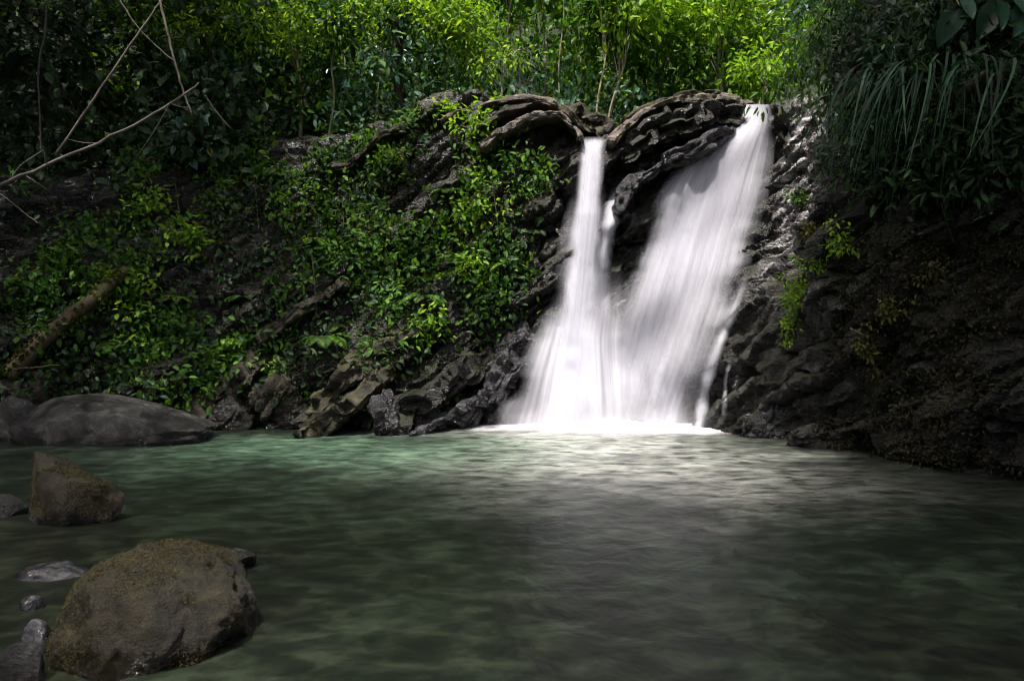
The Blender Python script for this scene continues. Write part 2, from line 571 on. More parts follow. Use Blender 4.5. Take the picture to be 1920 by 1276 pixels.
for bx, by, kx, ky, kz, f1, f2, hd, hr in ST:
    ox, oy = kx - bx, ky - by
    hl = math.hypot(*hd)
    hx, hy = hd[0] / hl, hd[1] / hl
    rows.append([
        (bx - hx * .4, by - hy * .4, -1.5), (bx, by, 0.0),
        (bx + ox * f1, by + oy * f1, kz / 3), (bx + ox * f2, by + oy * f2, kz * 2 / 3),
        (kx, ky, kz),
        (kx + hx * 2.2, ky + hy * 2.2, kz + hr[0]), (kx + hx * 7, ky + hy * 7, kz + hr[1]), (kx + hx * 17, ky + hy * 17, kz + hr[2])])
ctrl = np.array(rows)                                      # stations x 8 x 3
SEG = [12, 12, 14, 30, 60, 70, 64, 52, 40, 36, 40, 40, 44, 44, 50, 50, 50, 40, 14, 12]
tcol = []
for i, n in enumerate(SEG):
    tcol += [i + k / n for k in range(n)]
tcol.append(len(SEG))
tcol = np.array(tcol)
i = np.clip(np.floor(tcol).astype(int), 0, len(ST) - 2)
f = (tcol - i)[:, None, None]
p0, p1, p2, p3 = (ctrl[np.clip(i + k, 0, len(ST) - 1)] for k in (-1, 0, 1, 2))
cols = 0.5 * (2 * p1 + (p2 - p0) * f + (2 * p0 - 5 * p1 + 4 * p2 - p3) * f ** 2 + (3 * p1 - p0 - 3 * p2 + p3) * f ** 3)
trow = np.concatenate([np.linspace(0, 1, 30)[:-1], np.linspace(1, 4, 230)[:-1], np.linspace(4, 5, 50)[:-1], np.linspace(5, 7, 90)])
NCL = 29 + 229                                             # index of the crest row
ct = cols.transpose(1, 0, 2)                               # 8 x cols x 3
j = np.clip(np.floor(trow).astype(int), 0, 6)
g = (trow - j)[:, None, None]
q0, q1, q2, q3 = (ct[np.clip(j + k, 0, 7)] for k in (-1, 0, 1, 2))
G = 0.5 * (2 * q1 + (q2 - q0) * g + (2 * q0 - 5 * q1 + 4 * q2 - q3) * g ** 2 + (3 * q1 - q0 - 3 * q2 + q3) * g ** 3)
NR, NC = G.shape[:2]
du = np.gradient(G, axis=1)
dv = np.gradient(G, axis=0)
N = np.cross(du, dv)
N /= np.linalg.norm(N, axis=2, keepdims=True) + 1e-9
P = G.reshape(-1, 3)
N = N.reshape(-1, 3)
# orientation: towards the pool / up
if np.mean((N * (np.array([0, 4, 6]) - P)).sum(1)) < 0:
    N = -N
th = R(38)
sx = P[:, 0] * math.cos(th) + P[:, 2] * math.sin(th)
sq = -P[:, 0] * math.sin(th) + P[:, 2] * math.cos(th) + 0.25 * P[:, 1]
SP = np.stack([sx * 0.55, P[:, 1] * 0.6, sq * 2.2], 1)
big = fbm(P * 0.55, 3, seed=3)
warp = fbm(P * 1.3, 3, seed=41)[:, None] * 0.5
val, c1, c2 = cells(SP * 1.0 + warp, 7)
val2, d1, d2 = cells(SP * 2.9 + warp * 2, 19)
crack = 1 - sstep(0.0, 0.12, c2 - c1)
fine = fbm(P * 6.0, 4, seed=9)
rid = ridged(SP * 1.6, 4, seed=23)
val3, g1_, g2_ = cells(SP * 7.0 + warp * 3, 29)
disp = 0.26 * big + 0.38 * (val - 0.5) + 0.22 * (val2 - 0.5) + 0.07 * (val3 - 0.5) - 0.09 * crack + 0.05 * fine + 0.08 * rid
tr = np.repeat(trow, NC)
hillm = sstep(3.9, 4.3, tr)
hd_ = 0.25 * fbm(P * 0.5, 4, seed=77) + 0.06 * fine
# calmer where the water lips over
disp = disp * (1 - hillm) + hd_ * hillm
tc = np.tile(tcol, NR)
lipm = np.maximum(np.exp(-((tc - 9.0) / 0.35) ** 2), np.exp(-((tc - 12.0) / 0.45) ** 2)) * sstep(3.2, 3.9, tr)
disp *= 1 - 0.75 * lipm
P = P + N * disp[:, None]
cl_rows = NCL + 12
fa = gridfaces(NC, NR)
rowi = fa[:, 0] // NC
cliff_f = fa[rowi < cl_rows]
hill_f = fa[rowi >= cl_rows]
nv = (cl_rows + 1) * NC
pale_a = sstep(13.05, 13.35, tc + 0.25 * fbm(P * 1.2, 3, seed=91)) * sstep(14.75, 14.45, tc + 0.1 * fine) * sstep(2.0, 2.7, tr + 0.5 * fbm(P * 1.5, 3, seed=92))
pale_a = np.maximum(pale_a, 0.5 * sstep(0.25, 0.5, fbm(P * 2.2, 4, seed=93)) * sstep(9.3, 9.8, tc) * sstep(13.3, 12.8, tc))
cliff = link('cliff', P[:nv], cliff_f, M['cliff'], attrs={'pale': pale_a[:nv] * (1 - hillm[:nv])})
cliff.data.set_sharp_from_angle(angle=R(38))
tag(cliff, 'dark wet layered rock cliff that encloses the pool', kind='structure')
hill_v = P[cl_rows * NC:]
hill = link('hillside', hill_v, hill_f - cl_rows * NC, M['soil'])
tag(hill, 'shaded forest hillside above the rock cliff', kind='structure')
PL = [Vector(p) for p in P.tolist()]
bvh_all = BVHTree.FromPolygons(PL, fa.tolist())
bvh_cliff = bvh_all
CAM = Vector((0, 0, CAMZ))

def hit(px, py, tree=None):
    d = Vector(((px - 960) / FPX, 1.0, -(py - 638) / FPX))
    loc, nor, idx, dist = (tree or bvh_all).ray_cast(CAM, d.normalized())
    if loc is None:
        return at(px, py, 12), Vector((0, -1, 0))
    if nor.dot(d) > 0:
        nor = -nor
    return loc, nor

# ------------------------------------------------------------------ pool
xs = np.linspace(-12, 8, 220)
ys = np.linspace(-12, 11.2, 260)
gx, gy = np.meshgrid(xs, ys)
pv = np.stack([gx.ravel(), gy.ravel(), np.zeros(gx.size)], 1)
x, y = pv[:, 0], pv[:, 1]
st = fbm(np.stack([x * 0.9, y * 1.4, x * 0], 1), 4, seed=5)
wx = 1.15 + 0.05 * (10 - y)
patch = np.exp(-(((x - wx) / (1.25 + 0.10 * (10 - y))) ** 2)) * sstep(4.2, 7.4, y + st * 1.1)
near = np.exp(-(((x - 1.4) / 2.1) ** 2)) * sstep(8.6, 9.4, y + 0.15 * st)
tail = np.exp(-(((y - 7.1 - 0.25 * (x - 2)) / 0.22) ** 2)) * sstep(1.5, 2.2, x) * sstep(4.0, 3.2, x)
foam_a = np.clip(0.60 * patch * (0.7 + 0.6 * st) + 0.5 * near + 0.2 * tail, 0, 1)
sun_glow_a = np.clip(1.15 * np.exp(-(((x + 1.3) / 2.6) ** 2)) * np.exp(-(((y - 7.9) / 1.5) ** 2)) * (0.75 + 0.9 * st), 0, 1)  # where the sunlit glow is painted, left of the falls
pool = link('pool_water', pv, gridfaces(220, 260), M['pool'], attrs={'foam': foam_a, 'milk': sun_glow_a, 'silt': sstep(5.2, 3.0, y + 0.35 * x + 1.2 * st) * 0.45})
tag(pool, 'murky green pool water below the waterfalls', kind='structure')

# ------------------------------------------------------------------ waterfalls
def blur(A, n):
    for _ in range(n):
        B = np.pad(A, 1, mode='edge')
        A = (B[:-2, 1:-1] + B[2:, 1:-1] + B[1:-1, :-2] + B[1:-1, 2:] + 2 * A) / 6
    return A

def sheet(table, nu, nv, depth=None, offset=0.07, dens=1.0, edge=0.22, top=0.0, bottom=0.0, seed=1, nblur=12, wav=0.018, skew=1.0, thin=0.0):
    T = np.array(table, float)
    # parametrise by arc along the mid line
    pys = np.linspace(T[0, 0], T[-1, 0], nv)
    l = np.interp(pys, T[:, 0], T[:, 1])
    r = np.interp(pys, T[:, 0], T[:, 2])
    k = np.ones(9) / 9
    l = np.convolve(np.pad(l, 4, mode='edge'), k, 'valid')
    r = np.convolve(np.pad(r, 4, mode='edge'), k, 'valid')
    u = np.linspace(0, 1, nu)
    PX = l[:, None] + (r - l)[:, None] * u[None]
    PY = np.repeat(pys[:, None], nu, 1)
    if depth is None:
        D = np.zeros_like(PX)
        for a in range(nv):
            for b in range(nu):
                D[a, b] = hit(PX[a, b], PY[a, b])[0].y
        raw = D
        for _ in range(6):
            D = np.minimum(blur(D, max(4, nblur // 8)), blur(raw, 3))
        D = blur(D, max(4, nblur // 2))
        # hug the rock, never behind it
    else:
        dd = np.interp(pys, [q[0] for q in depth], [q[1] for q in depth])
        D = np.repeat(dd[:, None], nu, 1)
    D = D - offset
    D = D - wav * fbm(np.stack([PX.ravel() / 22, PY.ravel() / 160, PX.ravel() * 0 + seed], 1), 3, seed=seed).reshape(D.shape)
    # belly: the middle of the sheet stands out
    D = D - 0.06 * np.sin(np.pi * u)[None] * sstep(0, 0.3, np.linspace(0, 1, nv))[:, None]
    X = (PX - 960) / FPX * D
    Z = CAMZ - (PY - 638) / FPX * D
    V = np.stack([X.ravel(), D.ravel(), Z.ravel()], 1)
    vv = np.linspace(0, 1, nv)
    n_e = fbm(np.stack([PY.ravel() / 60, PX.ravel() / 300, PX.ravel() * 0 + seed * 3.1], 1), 3, seed=seed + 5).reshape(D.shape)
    uu = np.repeat(u[None], nv, 0)
    e = sstep(0, edge, uu + n_e * edge * 0.5) * sstep(0, edge * skew, 1 - uu + n_e * edge * 0.5)
    d = e * dens
    if top: d = d * sstep(0, top, vv)[:, None]
    if bottom: d = d * sstep(0, bottom, 1 - vv)[:, None]
    if thin:
        hole = fbm(np.stack([PX.ravel() / 38, PY.ravel() / 110, PX.ravel() * 0 + seed * 1.3], 1), 3, seed=seed + 9).reshape(D.shape)
        d = d * (1 - thin * sstep(0.35, 0.95, vv)[:, None] * np.clip(0.75 + 1.6 * hole, 0, 1.3))
    d[:, 0] = 0
    d[:, -1] = 0
    width = (r - l).mean() / FPX * 10.5
    UV = np.stack([(uu * width).ravel(), np.repeat((vv * (T[-1, 0] - T[0, 0]) / FPX * 10.5)[:, None], nu, 1).ravel()], 1)
    UV += seed * 3.37
    return V, gridfaces(nu, nv), d.ravel(), UV

def waterfall(name, sheets, label):
    V, F, D, U, o = [], [], [], [], 0
    for v, f, d, u in sheets:
        V.append(v); F.append(f + o); D.append(d); U.append(u)
        o += len(v)
    ob = link(name, np.concatenate(V), np.concatenate(F), M['fall'], attrs={'dens': np.concatenate(D)}, uv=np.concatenate(U))
    return tag(ob, label, 'waterfall')

LD = [(255, 11.0), (264, 10.78), (300, 10.66), (400, 10.46), (500, 10.36), (590, 10.26), (650, 10.2), (720, 9.95), (805, 9.72)]
left_main = [(256, 1086, 1146), (266, 1084, 1140), (300, 1081, 1138), (350, 1078, 1133), (400, 1073, 1130), (450, 1068, 1127), (500, 1062, 1124), (560, 1054, 1120), (620, 1044, 1116), (700, 1030, 1112), (805, 1008, 1110)]
left_wisp = [(330, 1076, 1136), (380, 1062, 1140), (430, 1048, 1142), (500, 1036, 1140), (580, 1026, 1136), (660, 1005, 1134), (805, 990, 1136)]
left_fan = [(560, 1030, 1118), (600, 1008, 1126), (650, 982, 1136), (700, 958, 1146), (750, 938, 1156), (808, 912, 1165)]
waterfall('waterfall', [
    sheet(left_main, 40, 130, LD, 0.10, 1.0, 0.32, top=0.03, seed=1),
    sheet(left_main, 40, 130, LD, 0.16, 0.55, 0.45, top=0.05, seed=2),
    sheet(left_wisp, 40, 110, LD, 0.02, 0.45, 0.4, top=0.25, seed=3),
    sheet(left_fan, 50, 70, [(560, 10.4), (650, 10.12), (720, 9.9), (806, 9.62)], 0.04, 0.80, 0.36, top=0.35, seed=4, wav=0.03, thin=0.25),
    sheet([(745, 968, 1130), (765, 958, 1140), (790, 944, 1150), (818, 930, 1160)], 50, 40, [(745, 9.8), (818, 9.5)], 0.02, 0.5, 0.45, top=0.95, seed=5),
], 'narrow white waterfall plunging straight down and fanning out over a ledge')
waterfall('waterfall', [
    sheet([(328, 1162, 1190), (345, 1150, 1188), (370, 1134, 1182), (400, 1122, 1172), (450, 1112, 1156), (520, 1104, 1150), (640, 1090, 1150)], 20, 60, None, 0.08, 0.9, 0.42, top=0.25, bottom=0.4, seed=7, nblur=20),
], 'small short white cascade on dark rock between the two big falls')
RF = [(196, 1384, 1452), (214, 1372, 1456), (235, 1352, 1456), (270, 1306, 1454), (320, 1256, 1450), (380, 1222, 1440), (440, 1204, 1420), (500, 1180, 1410), (560, 1158, 1398), (620, 1140, 1376), (700, 1122, 1346), (760, 1112, 1320), (810, 1104, 1308)]
waterfall('waterfall', [
    sheet(RF, 80, 150, None, 0.12, 0.66, 0.22, seed=11, nblur=260, skew=1.2, thin=0.5),
    sheet([(a, l + (r - l) * 0.12, r - (r - l) * 0.10) for a, l, r in RF], 70, 150, None, 0.18, 0.46, 0.4, seed=12, nblur=260, thin=0.6),
    sheet([(a, l + (r - l) * 0.02, l + (r - l) * 0.5) for a, l, r in RF if a > 230], 50, 120, None, 0.20, 0.40, 0.45, top=0.2, bottom=0.5, seed=13, nblur=260),
    sheet([(600, 1180, 1240), (625, 1195, 1250), (660, 1228, 1262), (700, 1222, 1250), (760, 1214, 1240), (806, 1208, 1232)], 20, 60, None, 0.20, 0.45, 0.45, top=0.5, seed=14, nblur=60),
    sheet([(500, 1085, 1195), (560, 1070, 1200), (640, 1050, 1200), (720, 1060, 1200), (808, 1060, 1210)], 50, 80, [(500, 10.3), (560, 10.15), (640, 9.95), (720, 9.75), (808, 9.5)], 0.02, 0.75, 0.42, top=0.55, seed=18),
    sheet([(500, 1392, 1416), (540, 1376, 1404), (580, 1360, 1390), (630, 1338, 1370), (680, 1318, 1350), (740, 1304, 1334), (808, 1294, 1322)], 20, 90, None, 0.16, 0.55, 0.45, top=0.35, seed=15, nblur=30),
    sheet([(750, 1085, 1330), (770, 1082, 1332), (795, 1078, 1335), (818, 1070, 1345)], 50, 40, [(750, 9.65), (818, 9.25)], 0.02, 0.5, 0.4, top=0.95, seed=16),
], 'broad white waterfall sliding diagonally down the dark rock face')
waterfall('waterfall', [
    sheet([(676, 1366, 1376), (690, 1358, 1372), (720, 1354, 1366), (790, 1350, 1364)], 10, 50, None, 0.05, 0.4, 0.4, top=0.1, bottom=0.3, seed=17, nblur=8),
], 'thin trickle of water at the right foot of the broad waterfall')

# foam where the falls strike the pool
nu_, nv_ = 150, 60
uu, vv = np.meshgrid(np.linspace(0, 1, nu_), np.linspace(0, 1, nv_))
fx = -1.6 + uu * 5.3
fy = 10.2 - vv * 2.0
cx = np.clip((fx - 0.0) / 2.5, 0, 1)
nz = fbm(np.stack([fx.ravel() * 1.5, fy.ravel() * 2.5, fx.ravel() * 0], 1), 4, seed=61).reshape(fx.shape)
front = 8.85 + 0.45 * nz + 0.5 * np.abs((fx - 1.3) / 1.9) ** 2.5
dens = sstep(-0.25, 0.75, fy - front) * sstep(-1.5, 0.2, fx + 0.2 * nz) * sstep(3.7, 2.7, fx)
hz = 0.012 + 0.13 * np.exp(-((fy - 9.6) / 0.38) ** 2) * np.exp(-((fx - 1.3) / 1.25) ** 2) * (0.8 + 0.5 * nz)
fv = np.stack([fx.ravel(), fy.ravel(), hz.ravel()], 1)
foam = link('foam', fv, gridfaces(nu_, nv_), M['foam'], attrs={'dens': dens.ravel() * 1.1})
tag(foam, 'white churned foam where the falls meet the pool', kind='stuff')

# spray hanging over the foot of the falls
def mist_material():
    m, nt, out = mat('drifting_spray')
    L = nt.links.new
    tc = nd(nt, 'TexCoord')
    ln = nd(nt, 'VectorMath', operation='LENGTH')
    L(tc.outputs['Object'], ln.inputs[0])
    fall_ = nd(nt, 'MapRange')
    fall_.interpolation_type = 'SMOOTHSTEP'
    fall_.inputs['From Min'].default_value = 1.0
    fall_.inputs['From Max'].default_value = 0.0
    L(ln.outputs['Value'], fall_.inputs['Value'])
    v = nd(nt, 'VolumePrincipled')
    v.inputs['Color'].default_value = (0.95, 0.95, 0.98, 1)
    L(math_(nt, 'MULTIPLY', fall_.outputs[0], 0.6), v.inputs['Density'])
    L(v.outputs[0], out.inputs['Volume'])
    return m
import bmesh
bm = bmesh.new()
bmesh.ops.create_icosphere(bm, subdivisions=4, radius=1.0)
me_ = bpy.data.meshes.new('mist')
bm.to_mesh(me_)
bm.free()
me_.materials.append(mist_material())
mist = bpy.data.objects.new('mist', me_)
mist.location = (1.25, 9.25, 0.12)
mist.scale = (1.75, 0.9, 0.7)
C.objects.link(mist)
tag(mist, 'pale spray drifting over the foot of the falls', kind='stuff')

# ------------------------------------------------------------------ rocks
_ico = {}
def ico(n):
    if n not in _ico:
        import bmesh
        bm = bmesh.new()
        bmesh.ops.create_icosphere(bm, subdivisions=n, radius=1.0)
        v = np.array([list(q.co) for q in bm.verts])
        fcs = [[q.index for q in fc.verts] for fc in bm.faces]
        bm.free()
        _ico[n] = (v, fcs)
    return _ico[n]

def rock_mesh(size, seed, cuts=7, rough=0.10, sub=5, flat=0.75, lean=(0, 0), fine=0.02, layers=0.0):
    v, fcs = ico(sub)
    rng = np.random.RandomState(seed)
    p = v.copy()
    p = p * (1 + 0.22 * fbm(p * 1.1 + seed, 3, seed=seed)[:, None])
    for _ in range(cuts):
        n = rng.normal(size=3)
        n /= np.linalg.norm(n)
        d = rng.uniform(flat - 0.12, flat + 0.12)
        ex = np.maximum(0, p @ n - d)
        p = p - np.outer(ex * 0.92, n)
    nn = v
    p = p + nn * (rough * fbm(p * 2.5 + seed * 2, 4, seed=seed + 3) + fine * ridged(p * 6 + seed, 4, seed=seed + 9))[:, None]
    if layers:
        a_ = R(30)
        q = np.stack([(p[:, 0] * math.cos(a_) + p[:, 2] * math.sin(a_)) * 0.9, p[:, 1] * 0.9, (-p[:, 0] * math.sin(a_) + p[:, 2] * math.cos(a_)) * 3.0], 1)
        q = q + seed * 1.7 + 0.3 * fbm(p * 2, 2, seed=seed)[:, None]
        va, e1, e2 = cells(q, seed)
        vb, g1, g2 = cells(q * 2.6, seed + 5)
        p = p + nn * (layers * ((va - 0.5) + 0.4 * (vb - 0.5) - 0.35 * (1 - sstep(0, .12, e2 - e1))))[:, None]
    s = np.array(size)
    p = p * s
    p[:, 0] += lean[0] * p[:, 2]
    p[:, 1] += lean[1] * p[:, 2]
    return p, fcs

def rotz(p, a):
    c, s = math.cos(a), math.sin(a)
    return np.stack([p[:, 0] * c - p[:, 1] * s, p[:, 0] * s + p[:, 1] * c, p[:, 2]], 1)

def rotv(p, axis, a):
    from mathutils import Matrix
    m = np.array(Matrix.Rotation(a, 3, Vector(axis)))
    return p @ m.T

def rock(name, label, px0, px1, ptop, pbase, Y, material, seed, depth=0.8, tilt=0.0, cuts=7, rough=0.10, sub=5, cat='rock', group=None, sink=0.35, flat=0.75, shape=None, fine=0.02, layers=0.0):
    """a stone as wide as px0..px1, its top at row ptop and its foot at row pbase, standing Y away"""
    w = (px1 - px0) / 2 / FPX * Y
    h = (pbase - ptop) / FPX * Y
    p, fcs = rock_mesh((1, 1, 1), seed, cuts, rough, sub, flat, fine=fine, layers=layers)
    if shape is not None:
        p = shape(p)
    if tilt:
        p = rotv(p, (0, 1, 0), -tilt)
    mn, mx = p.min(0), p.max(0)
    p = (p - (mn + mx) / 2) / ((mx - mn) / 2)
    p = p * np.array([w, w * depth, h / (2 - 2 * sink)])
    p[:, 2] += h / (2 - 2 * sink) - 2 * sink * h / (2 - 2 * sink)
    c = at((px0 + px1) / 2, pbase, Y)
    o = link(name, p, fcs, material)
    o.data.set_sharp_from_angle(angle=R(40))
    o.location = c
    return tag(o, label, cat, group)

def wedge(p):                      # high at one end, running out to the other
    q = p.copy()
    k = 0.5 + 0.5 * np.clip(q[:, 0], -1, 1)
    q[:, 2] = q[:, 2] * np.where(q[:, 2] > 0, 1.25 - 1.05 * k ** 0.8, 1)
    return q
def dome(p):
    q = p.copy()
    q[:, 2] = q[:, 2] * np.where(q[:, 2] > 0, 1 - 0.55 * np.clip(q[:, 0] + 0.15, 0, 1.2), 1)
    return q

rock('boulder', 'large grey rounded boulder at the far left edge of the pool, its back humped', 36, 405, 738, 828, 8.7, M['boulder'], 5, 0.55, cuts=4, flat=0.9, shape=dome, cat='boulder')
rock('boulder', 'olive mossy boulder partly behind the large grey humped boulder', -60, 108, 690, 806, 9.1, M['slab'], 8, 0.7, 0.15, cuts=5, cat='boulder')
rock('boulder', 'small dark boulder wedged between mossy boulder and grey humped boulder', -20, 70, 742, 826, 8.6, M['boulder'], 12, 0.7, cuts=6, cat='boulder')
rock('boulder', 'dark wedge shaped rock standing in the water, pointed at its left', 44, 228, 846, 978, 4.75, M['mossy'], 21, 0.6, cuts=9, flat=0.7, shape=wedge, cat='rock')
rock('boulder', 'low dark rock beside the wedge shaped rock, cut by the picture edge', -60, 48, 926, 972, 4.9, M['boulder'], 23, 0.7, cuts=5, cat='rock')
rock('boulder', 'huge brown mossy boulder closest to the viewer in the pool', 128, 484, 1022, 1262, 2.95, M['mossy'], 33, 1.12, cuts=4, flat=0.96, sub=7, cat='boulder', fine=0.022, rough=0.13)
rock('stone', 'flat pale wet stone just left of the huge mossy boulder', 22, 168, 1054, 1094, 3.65, M['pale'], 35, 0.6, cuts=2, cat='stone', flat=0.9, sink=0.45)
rock('stone', 'small pale wet pebble below the flat wet stone', 34, 84, 1114, 1144, 3.2, M['pale'], 37, 0.7, cuts=2, sub=5, cat='stone', sink=0.45)
rock('stone', 'shiny dark and white stone touching the huge mossy boulder', 38, 94, 1158, 1208, 2.85, M['pale'], 39, 0.7, cuts=3, sub=5, cat='stone', sink=0.4)
rock('stone', 'grey angular stone in the bottom corner beside the huge mossy boulder', -14, 78, 1204, 1300, 2.5, M['boulder'], 41, 0.7, cuts=7, sub=4, cat='stone')
rock('stone', 'half submerged wet stone behind the huge mossy boulder', 372, 476, 1030, 1066, 3.75, M['wet'], 43, 0.7, cuts=5, sub=4, cat='stone')

def bank_rock(label, px0, px1, ptop, pbase, material, seed, depth=0.8, tilt=0.0, fwd=0.15, name='rock', **kw):
    loc, nor = hit((px0 + px1) / 2, (ptop + pbase) / 2)
    kw.setdefault('layers', 0.26)
    return rock(name, label, px0, px1, ptop, pbase, loc.y - fwd, material, seed, depth, tilt, **kw)

bank_rock('dark wet block with pale edges right of the leaning slab', 690, 752, 728, 796, M['wet'], 53, 0.8, R(20), 0.42, cuts=9, flat=0.6)
bank_rock('small wet rock at the waterline left of the narrow fall', 838, 905, 745, 806, M['wet'], 56, 0.8, R(15), 0.3, cuts=9, flat=0.6)
bank_rock('flat pale wet slab right at the waterline under the long dark rock', 770, 842, 752, 806, M['wet'], 57, 0.7, R(10), 0.4, name='rock_slab', cuts=9, flat=0.6)
bank_rock('wet ledge rock beside the upper fan of the narrow fall', 925, 1010, 600, 655, M['wet'], 58, 0.7, R(25), 0.15, cuts=9, flat=0.6)
bank_rock('grey block under the creeper in the middle of the bank', 805, 868, 560, 606, M['boulder'], 59, 0.8, 0, 0.1, cuts=10, flat=0.58)
bank_rock('rounded brown rock at the waterline left of the leaning slab', 515, 610, 756, 806, M['cliff'], 60, 0.7, R(10), 0.2, cuts=6)
bank_rock('dark rock at the waterline behind the grey humped boulder', 395, 480, 740, 806, M['cliff'], 61, 0.7, R(15), 0.2, cuts=7)
bank_rock('pale stony lump on the bank above the grey humped boulder', 395, 455, 700, 775, M['slab'], 62, 0.8, R(20), 0.1, cuts=8)
bank_rock('brown stone on the bank between pale lump and mossy slabs', 470, 575, 690, 760, M['slab'], 63, 0.7, R(25), 0.1, cuts=8)
bank_rock('dark rock at the right edge of the broad waterfall foot', 1385, 1470, 755, 832, M['wet'], 65, 0.8, 0, 0.1, cuts=9, flat=0.6)
bank_rock('low dark rock at the waterline under the right cliff', 1480, 1575, 790, 842, M['cliff'], 66, 0.8, 0, 0.15, cuts=8)

def lip_rock(label, px0, px1, ptop, pbase, Y, material, seed, depth, tilt=0.0, **kw):
    kw.setdefault('layers', 0.22)
    return rock('rock', label, px0, px1, ptop, pbase, Y, material, seed, depth, tilt, sink=0.3, **kw)
lip_rock('small round brown stone on the cliff top beside the broad fall', 1322, 1384, 176, 214, 11.7, M['lip'], 76, 0.9, cuts=6)
lip_rock('flat brown stone touching the broad fall lip', 1372, 1420, 186, 214, 11.5, M['lip'], 77, 0.9, cuts=6)

def slab(label, pts, thick, depth, material, seed, cat='rock', lay=0.5, n=90, m=44, sq=0.45, blunt=14.0):
    """a long layered slab along world points; thick and depth are half sizes"""
    rng = np.random.RandomState(seed)
    base = Vector(pts[0])
    path = smooth_path([Vector(p) - base for p in pts], n)
    tt = np.linspace(0, 6, n)
    path[:, 2] += thick * 0.9 * fbm(np.stack([tt, tt * 0 + seed * .7, tt * 0], 1), 3, seed=seed + 8)
    T = np.gradient(path, axis=0)
    T /= np.linalg.norm(T, axis=1, keepdims=True)
    Dp = np.array([0.12, 1.0, 0.10]); Dp /= np.linalg.norm(Dp)
    U = np.cross(T, Dp); U /= np.linalg.norm(U, axis=1, keepdims=True)
    U[U[:, 2] < 0] *= -1
    t = np.linspace(0, 1, n)
    prof = np.clip(1 - np.abs(2 * t - 1) ** blunt, 0.02, 1) ** .5
    prof = prof * (1 + 0.35 * fbm(np.stack([t * 5, t * 0 + seed, t * 0], 1), 3, seed=seed))
    an = np.linspace(0, 2 * math.pi, m, endpoint=False)
    cu = np.sign(np.cos(an)) * np.abs(np.cos(an)) ** sq
    cd = np.sign(np.sin(an)) * np.abs(np.sin(an)) ** sq
    V = path[:, None] + U[:, None] * (cu[None, :, None] * thick * prof[:, None, None]) + Dp[None, None] * (cd[None, :, None] * depth * prof[:, None, None])
    out = U[:, None] * cu[None, :, None] + Dp[None, None] * cd[None, :, None]
    ln = np.concatenate([[0], np.cumsum(np.linalg.norm(np.diff(path, axis=0), axis=1))])
    q = np.stack([np.repeat(ln[:, None], m, 1).ravel() * 2.0, np.repeat((cd * depth)[None], n, 0).ravel() * 2.5, np.repeat((cu * thick)[None], n, 0).ravel() * 14], 1) + seed * 2.3
    q2 = q + 0.35 * fbm(q * .8, 2, seed=seed)[:, None]
    va, e1, e2 = cells(q2, seed)
    dsp = lay * thick * (1.5 * (va - .5) - .7 * (1 - sstep(0, .15, e2 - e1)) + 0.9 * fbm(q * 0.7, 4, seed=seed + 2) + 0.5 * fbm(q * 3.5, 3, seed=seed + 4))
    V = V + out * dsp.reshape(n, m)[:, :, None]
    F = []
    for a in range(n - 1):
        for b in range(m):
            b2 = (b + 1) % m
            F.append([a * m + b, a * m + b2, (a + 1) * m + b2, (a + 1) * m + b])
    F.append(list(range(m))); F.append([(n - 1) * m + b for b in range(m)][::-1])
    o = link('rock_slab', V.reshape(-1, 3).tolist(), F, material)
    o.data.set_sharp_from_angle(angle=R(36))
    o.location = base
    return tag(o, label, cat)

def on(px, py, f=0.1):
    l, _ = hit(px, py)
    return at(px, py, l.y - f)
# slabs arching along the cliff top
slab('smooth pinkish brown slab arching down to the narrow fall lip', [at(905, 292, 11.1), at(945, 265, 11.2), at(990, 243, 11.3), at(1040, 232, 11.3), at(1078, 250, 11.15), at(1092, 272, 11.05)], 0.075, 0.6, M['lip'], 1001, lay=0.5)
slab('thin brown slab just above the smooth pinkish slab', [at(890, 262, 11.6), at(935, 235, 11.7), at(985, 218, 11.7), at(1030, 210, 11.7), at(1068, 228, 11.6), at(1092, 258, 11.5)], 0.06, 0.65, M['slab'], 1002, lay=0.5)
slab('topmost layered slab left of the narrow fall, under the saplings', [at(835, 245, 12.0), at(890, 220, 12.1), at(960, 208, 12.1), at(1020, 206, 12.1), at(1062, 225, 12.0), at(1098, 256, 11.9)], 0.06, 0.75, M['lip'], 1003, lay=0.5)
slab('long mossy slab edge running down the bank from the cliff top', [at(640, 330, 11.7), at(720, 278, 11.9), at(790, 235, 12.0), at(850, 206, 12.1)], 0.08, 0.55, M['slab'], 1004, lay=0.5)
slab('mossy jagged block wedged in the gap over the narrow fall', [at(1080, 205, 11.7), at(1098, 228, 11.6), at(1120, 245, 11.5), at(1146, 262, 11.4)], .16, .4, M['slab'], 1005, lay=.6)
slab('long mossy slab rising from the narrow fall to the broad fall', [at(1140, 284, 11.0), at(1170, 252, 11.2), at(1215, 222, 11.3), at(1275, 203, 11.4), at(1340, 196, 11.5), at(1380, 200, 11.5)], 0.08, 0.65, M['lip'], 1006, lay=0.5)
slab('upper thin slab on the cliff top between the two falls', [at(1165, 240, 11.7), at(1220, 208, 11.8), at(1290, 190, 11.9), at(1345, 188, 11.9)], 0.06, 0.6, M['slab'], 1007, lay=0.5)
slab('dark smooth overhanging block under the long slab between the falls', [at(1155, 300, 11.05), at(1210, 262, 11.1), at(1280, 238, 11.15), at(1345, 228, 11.2), at(1385, 226, 11.2)], .21, .5, M['cliff'], 1008, lay=0.5)
slab('wet glistening ledge slanting between the small cascade and the broad fall', [at(1150, 405, 10.55), at(1190, 345, 10.6), at(1250, 305, 10.7), at(1320, 275, 10.8), at(1380, 245, 10.85)], .10, .35, M['wet'], 1009, lay=.7)
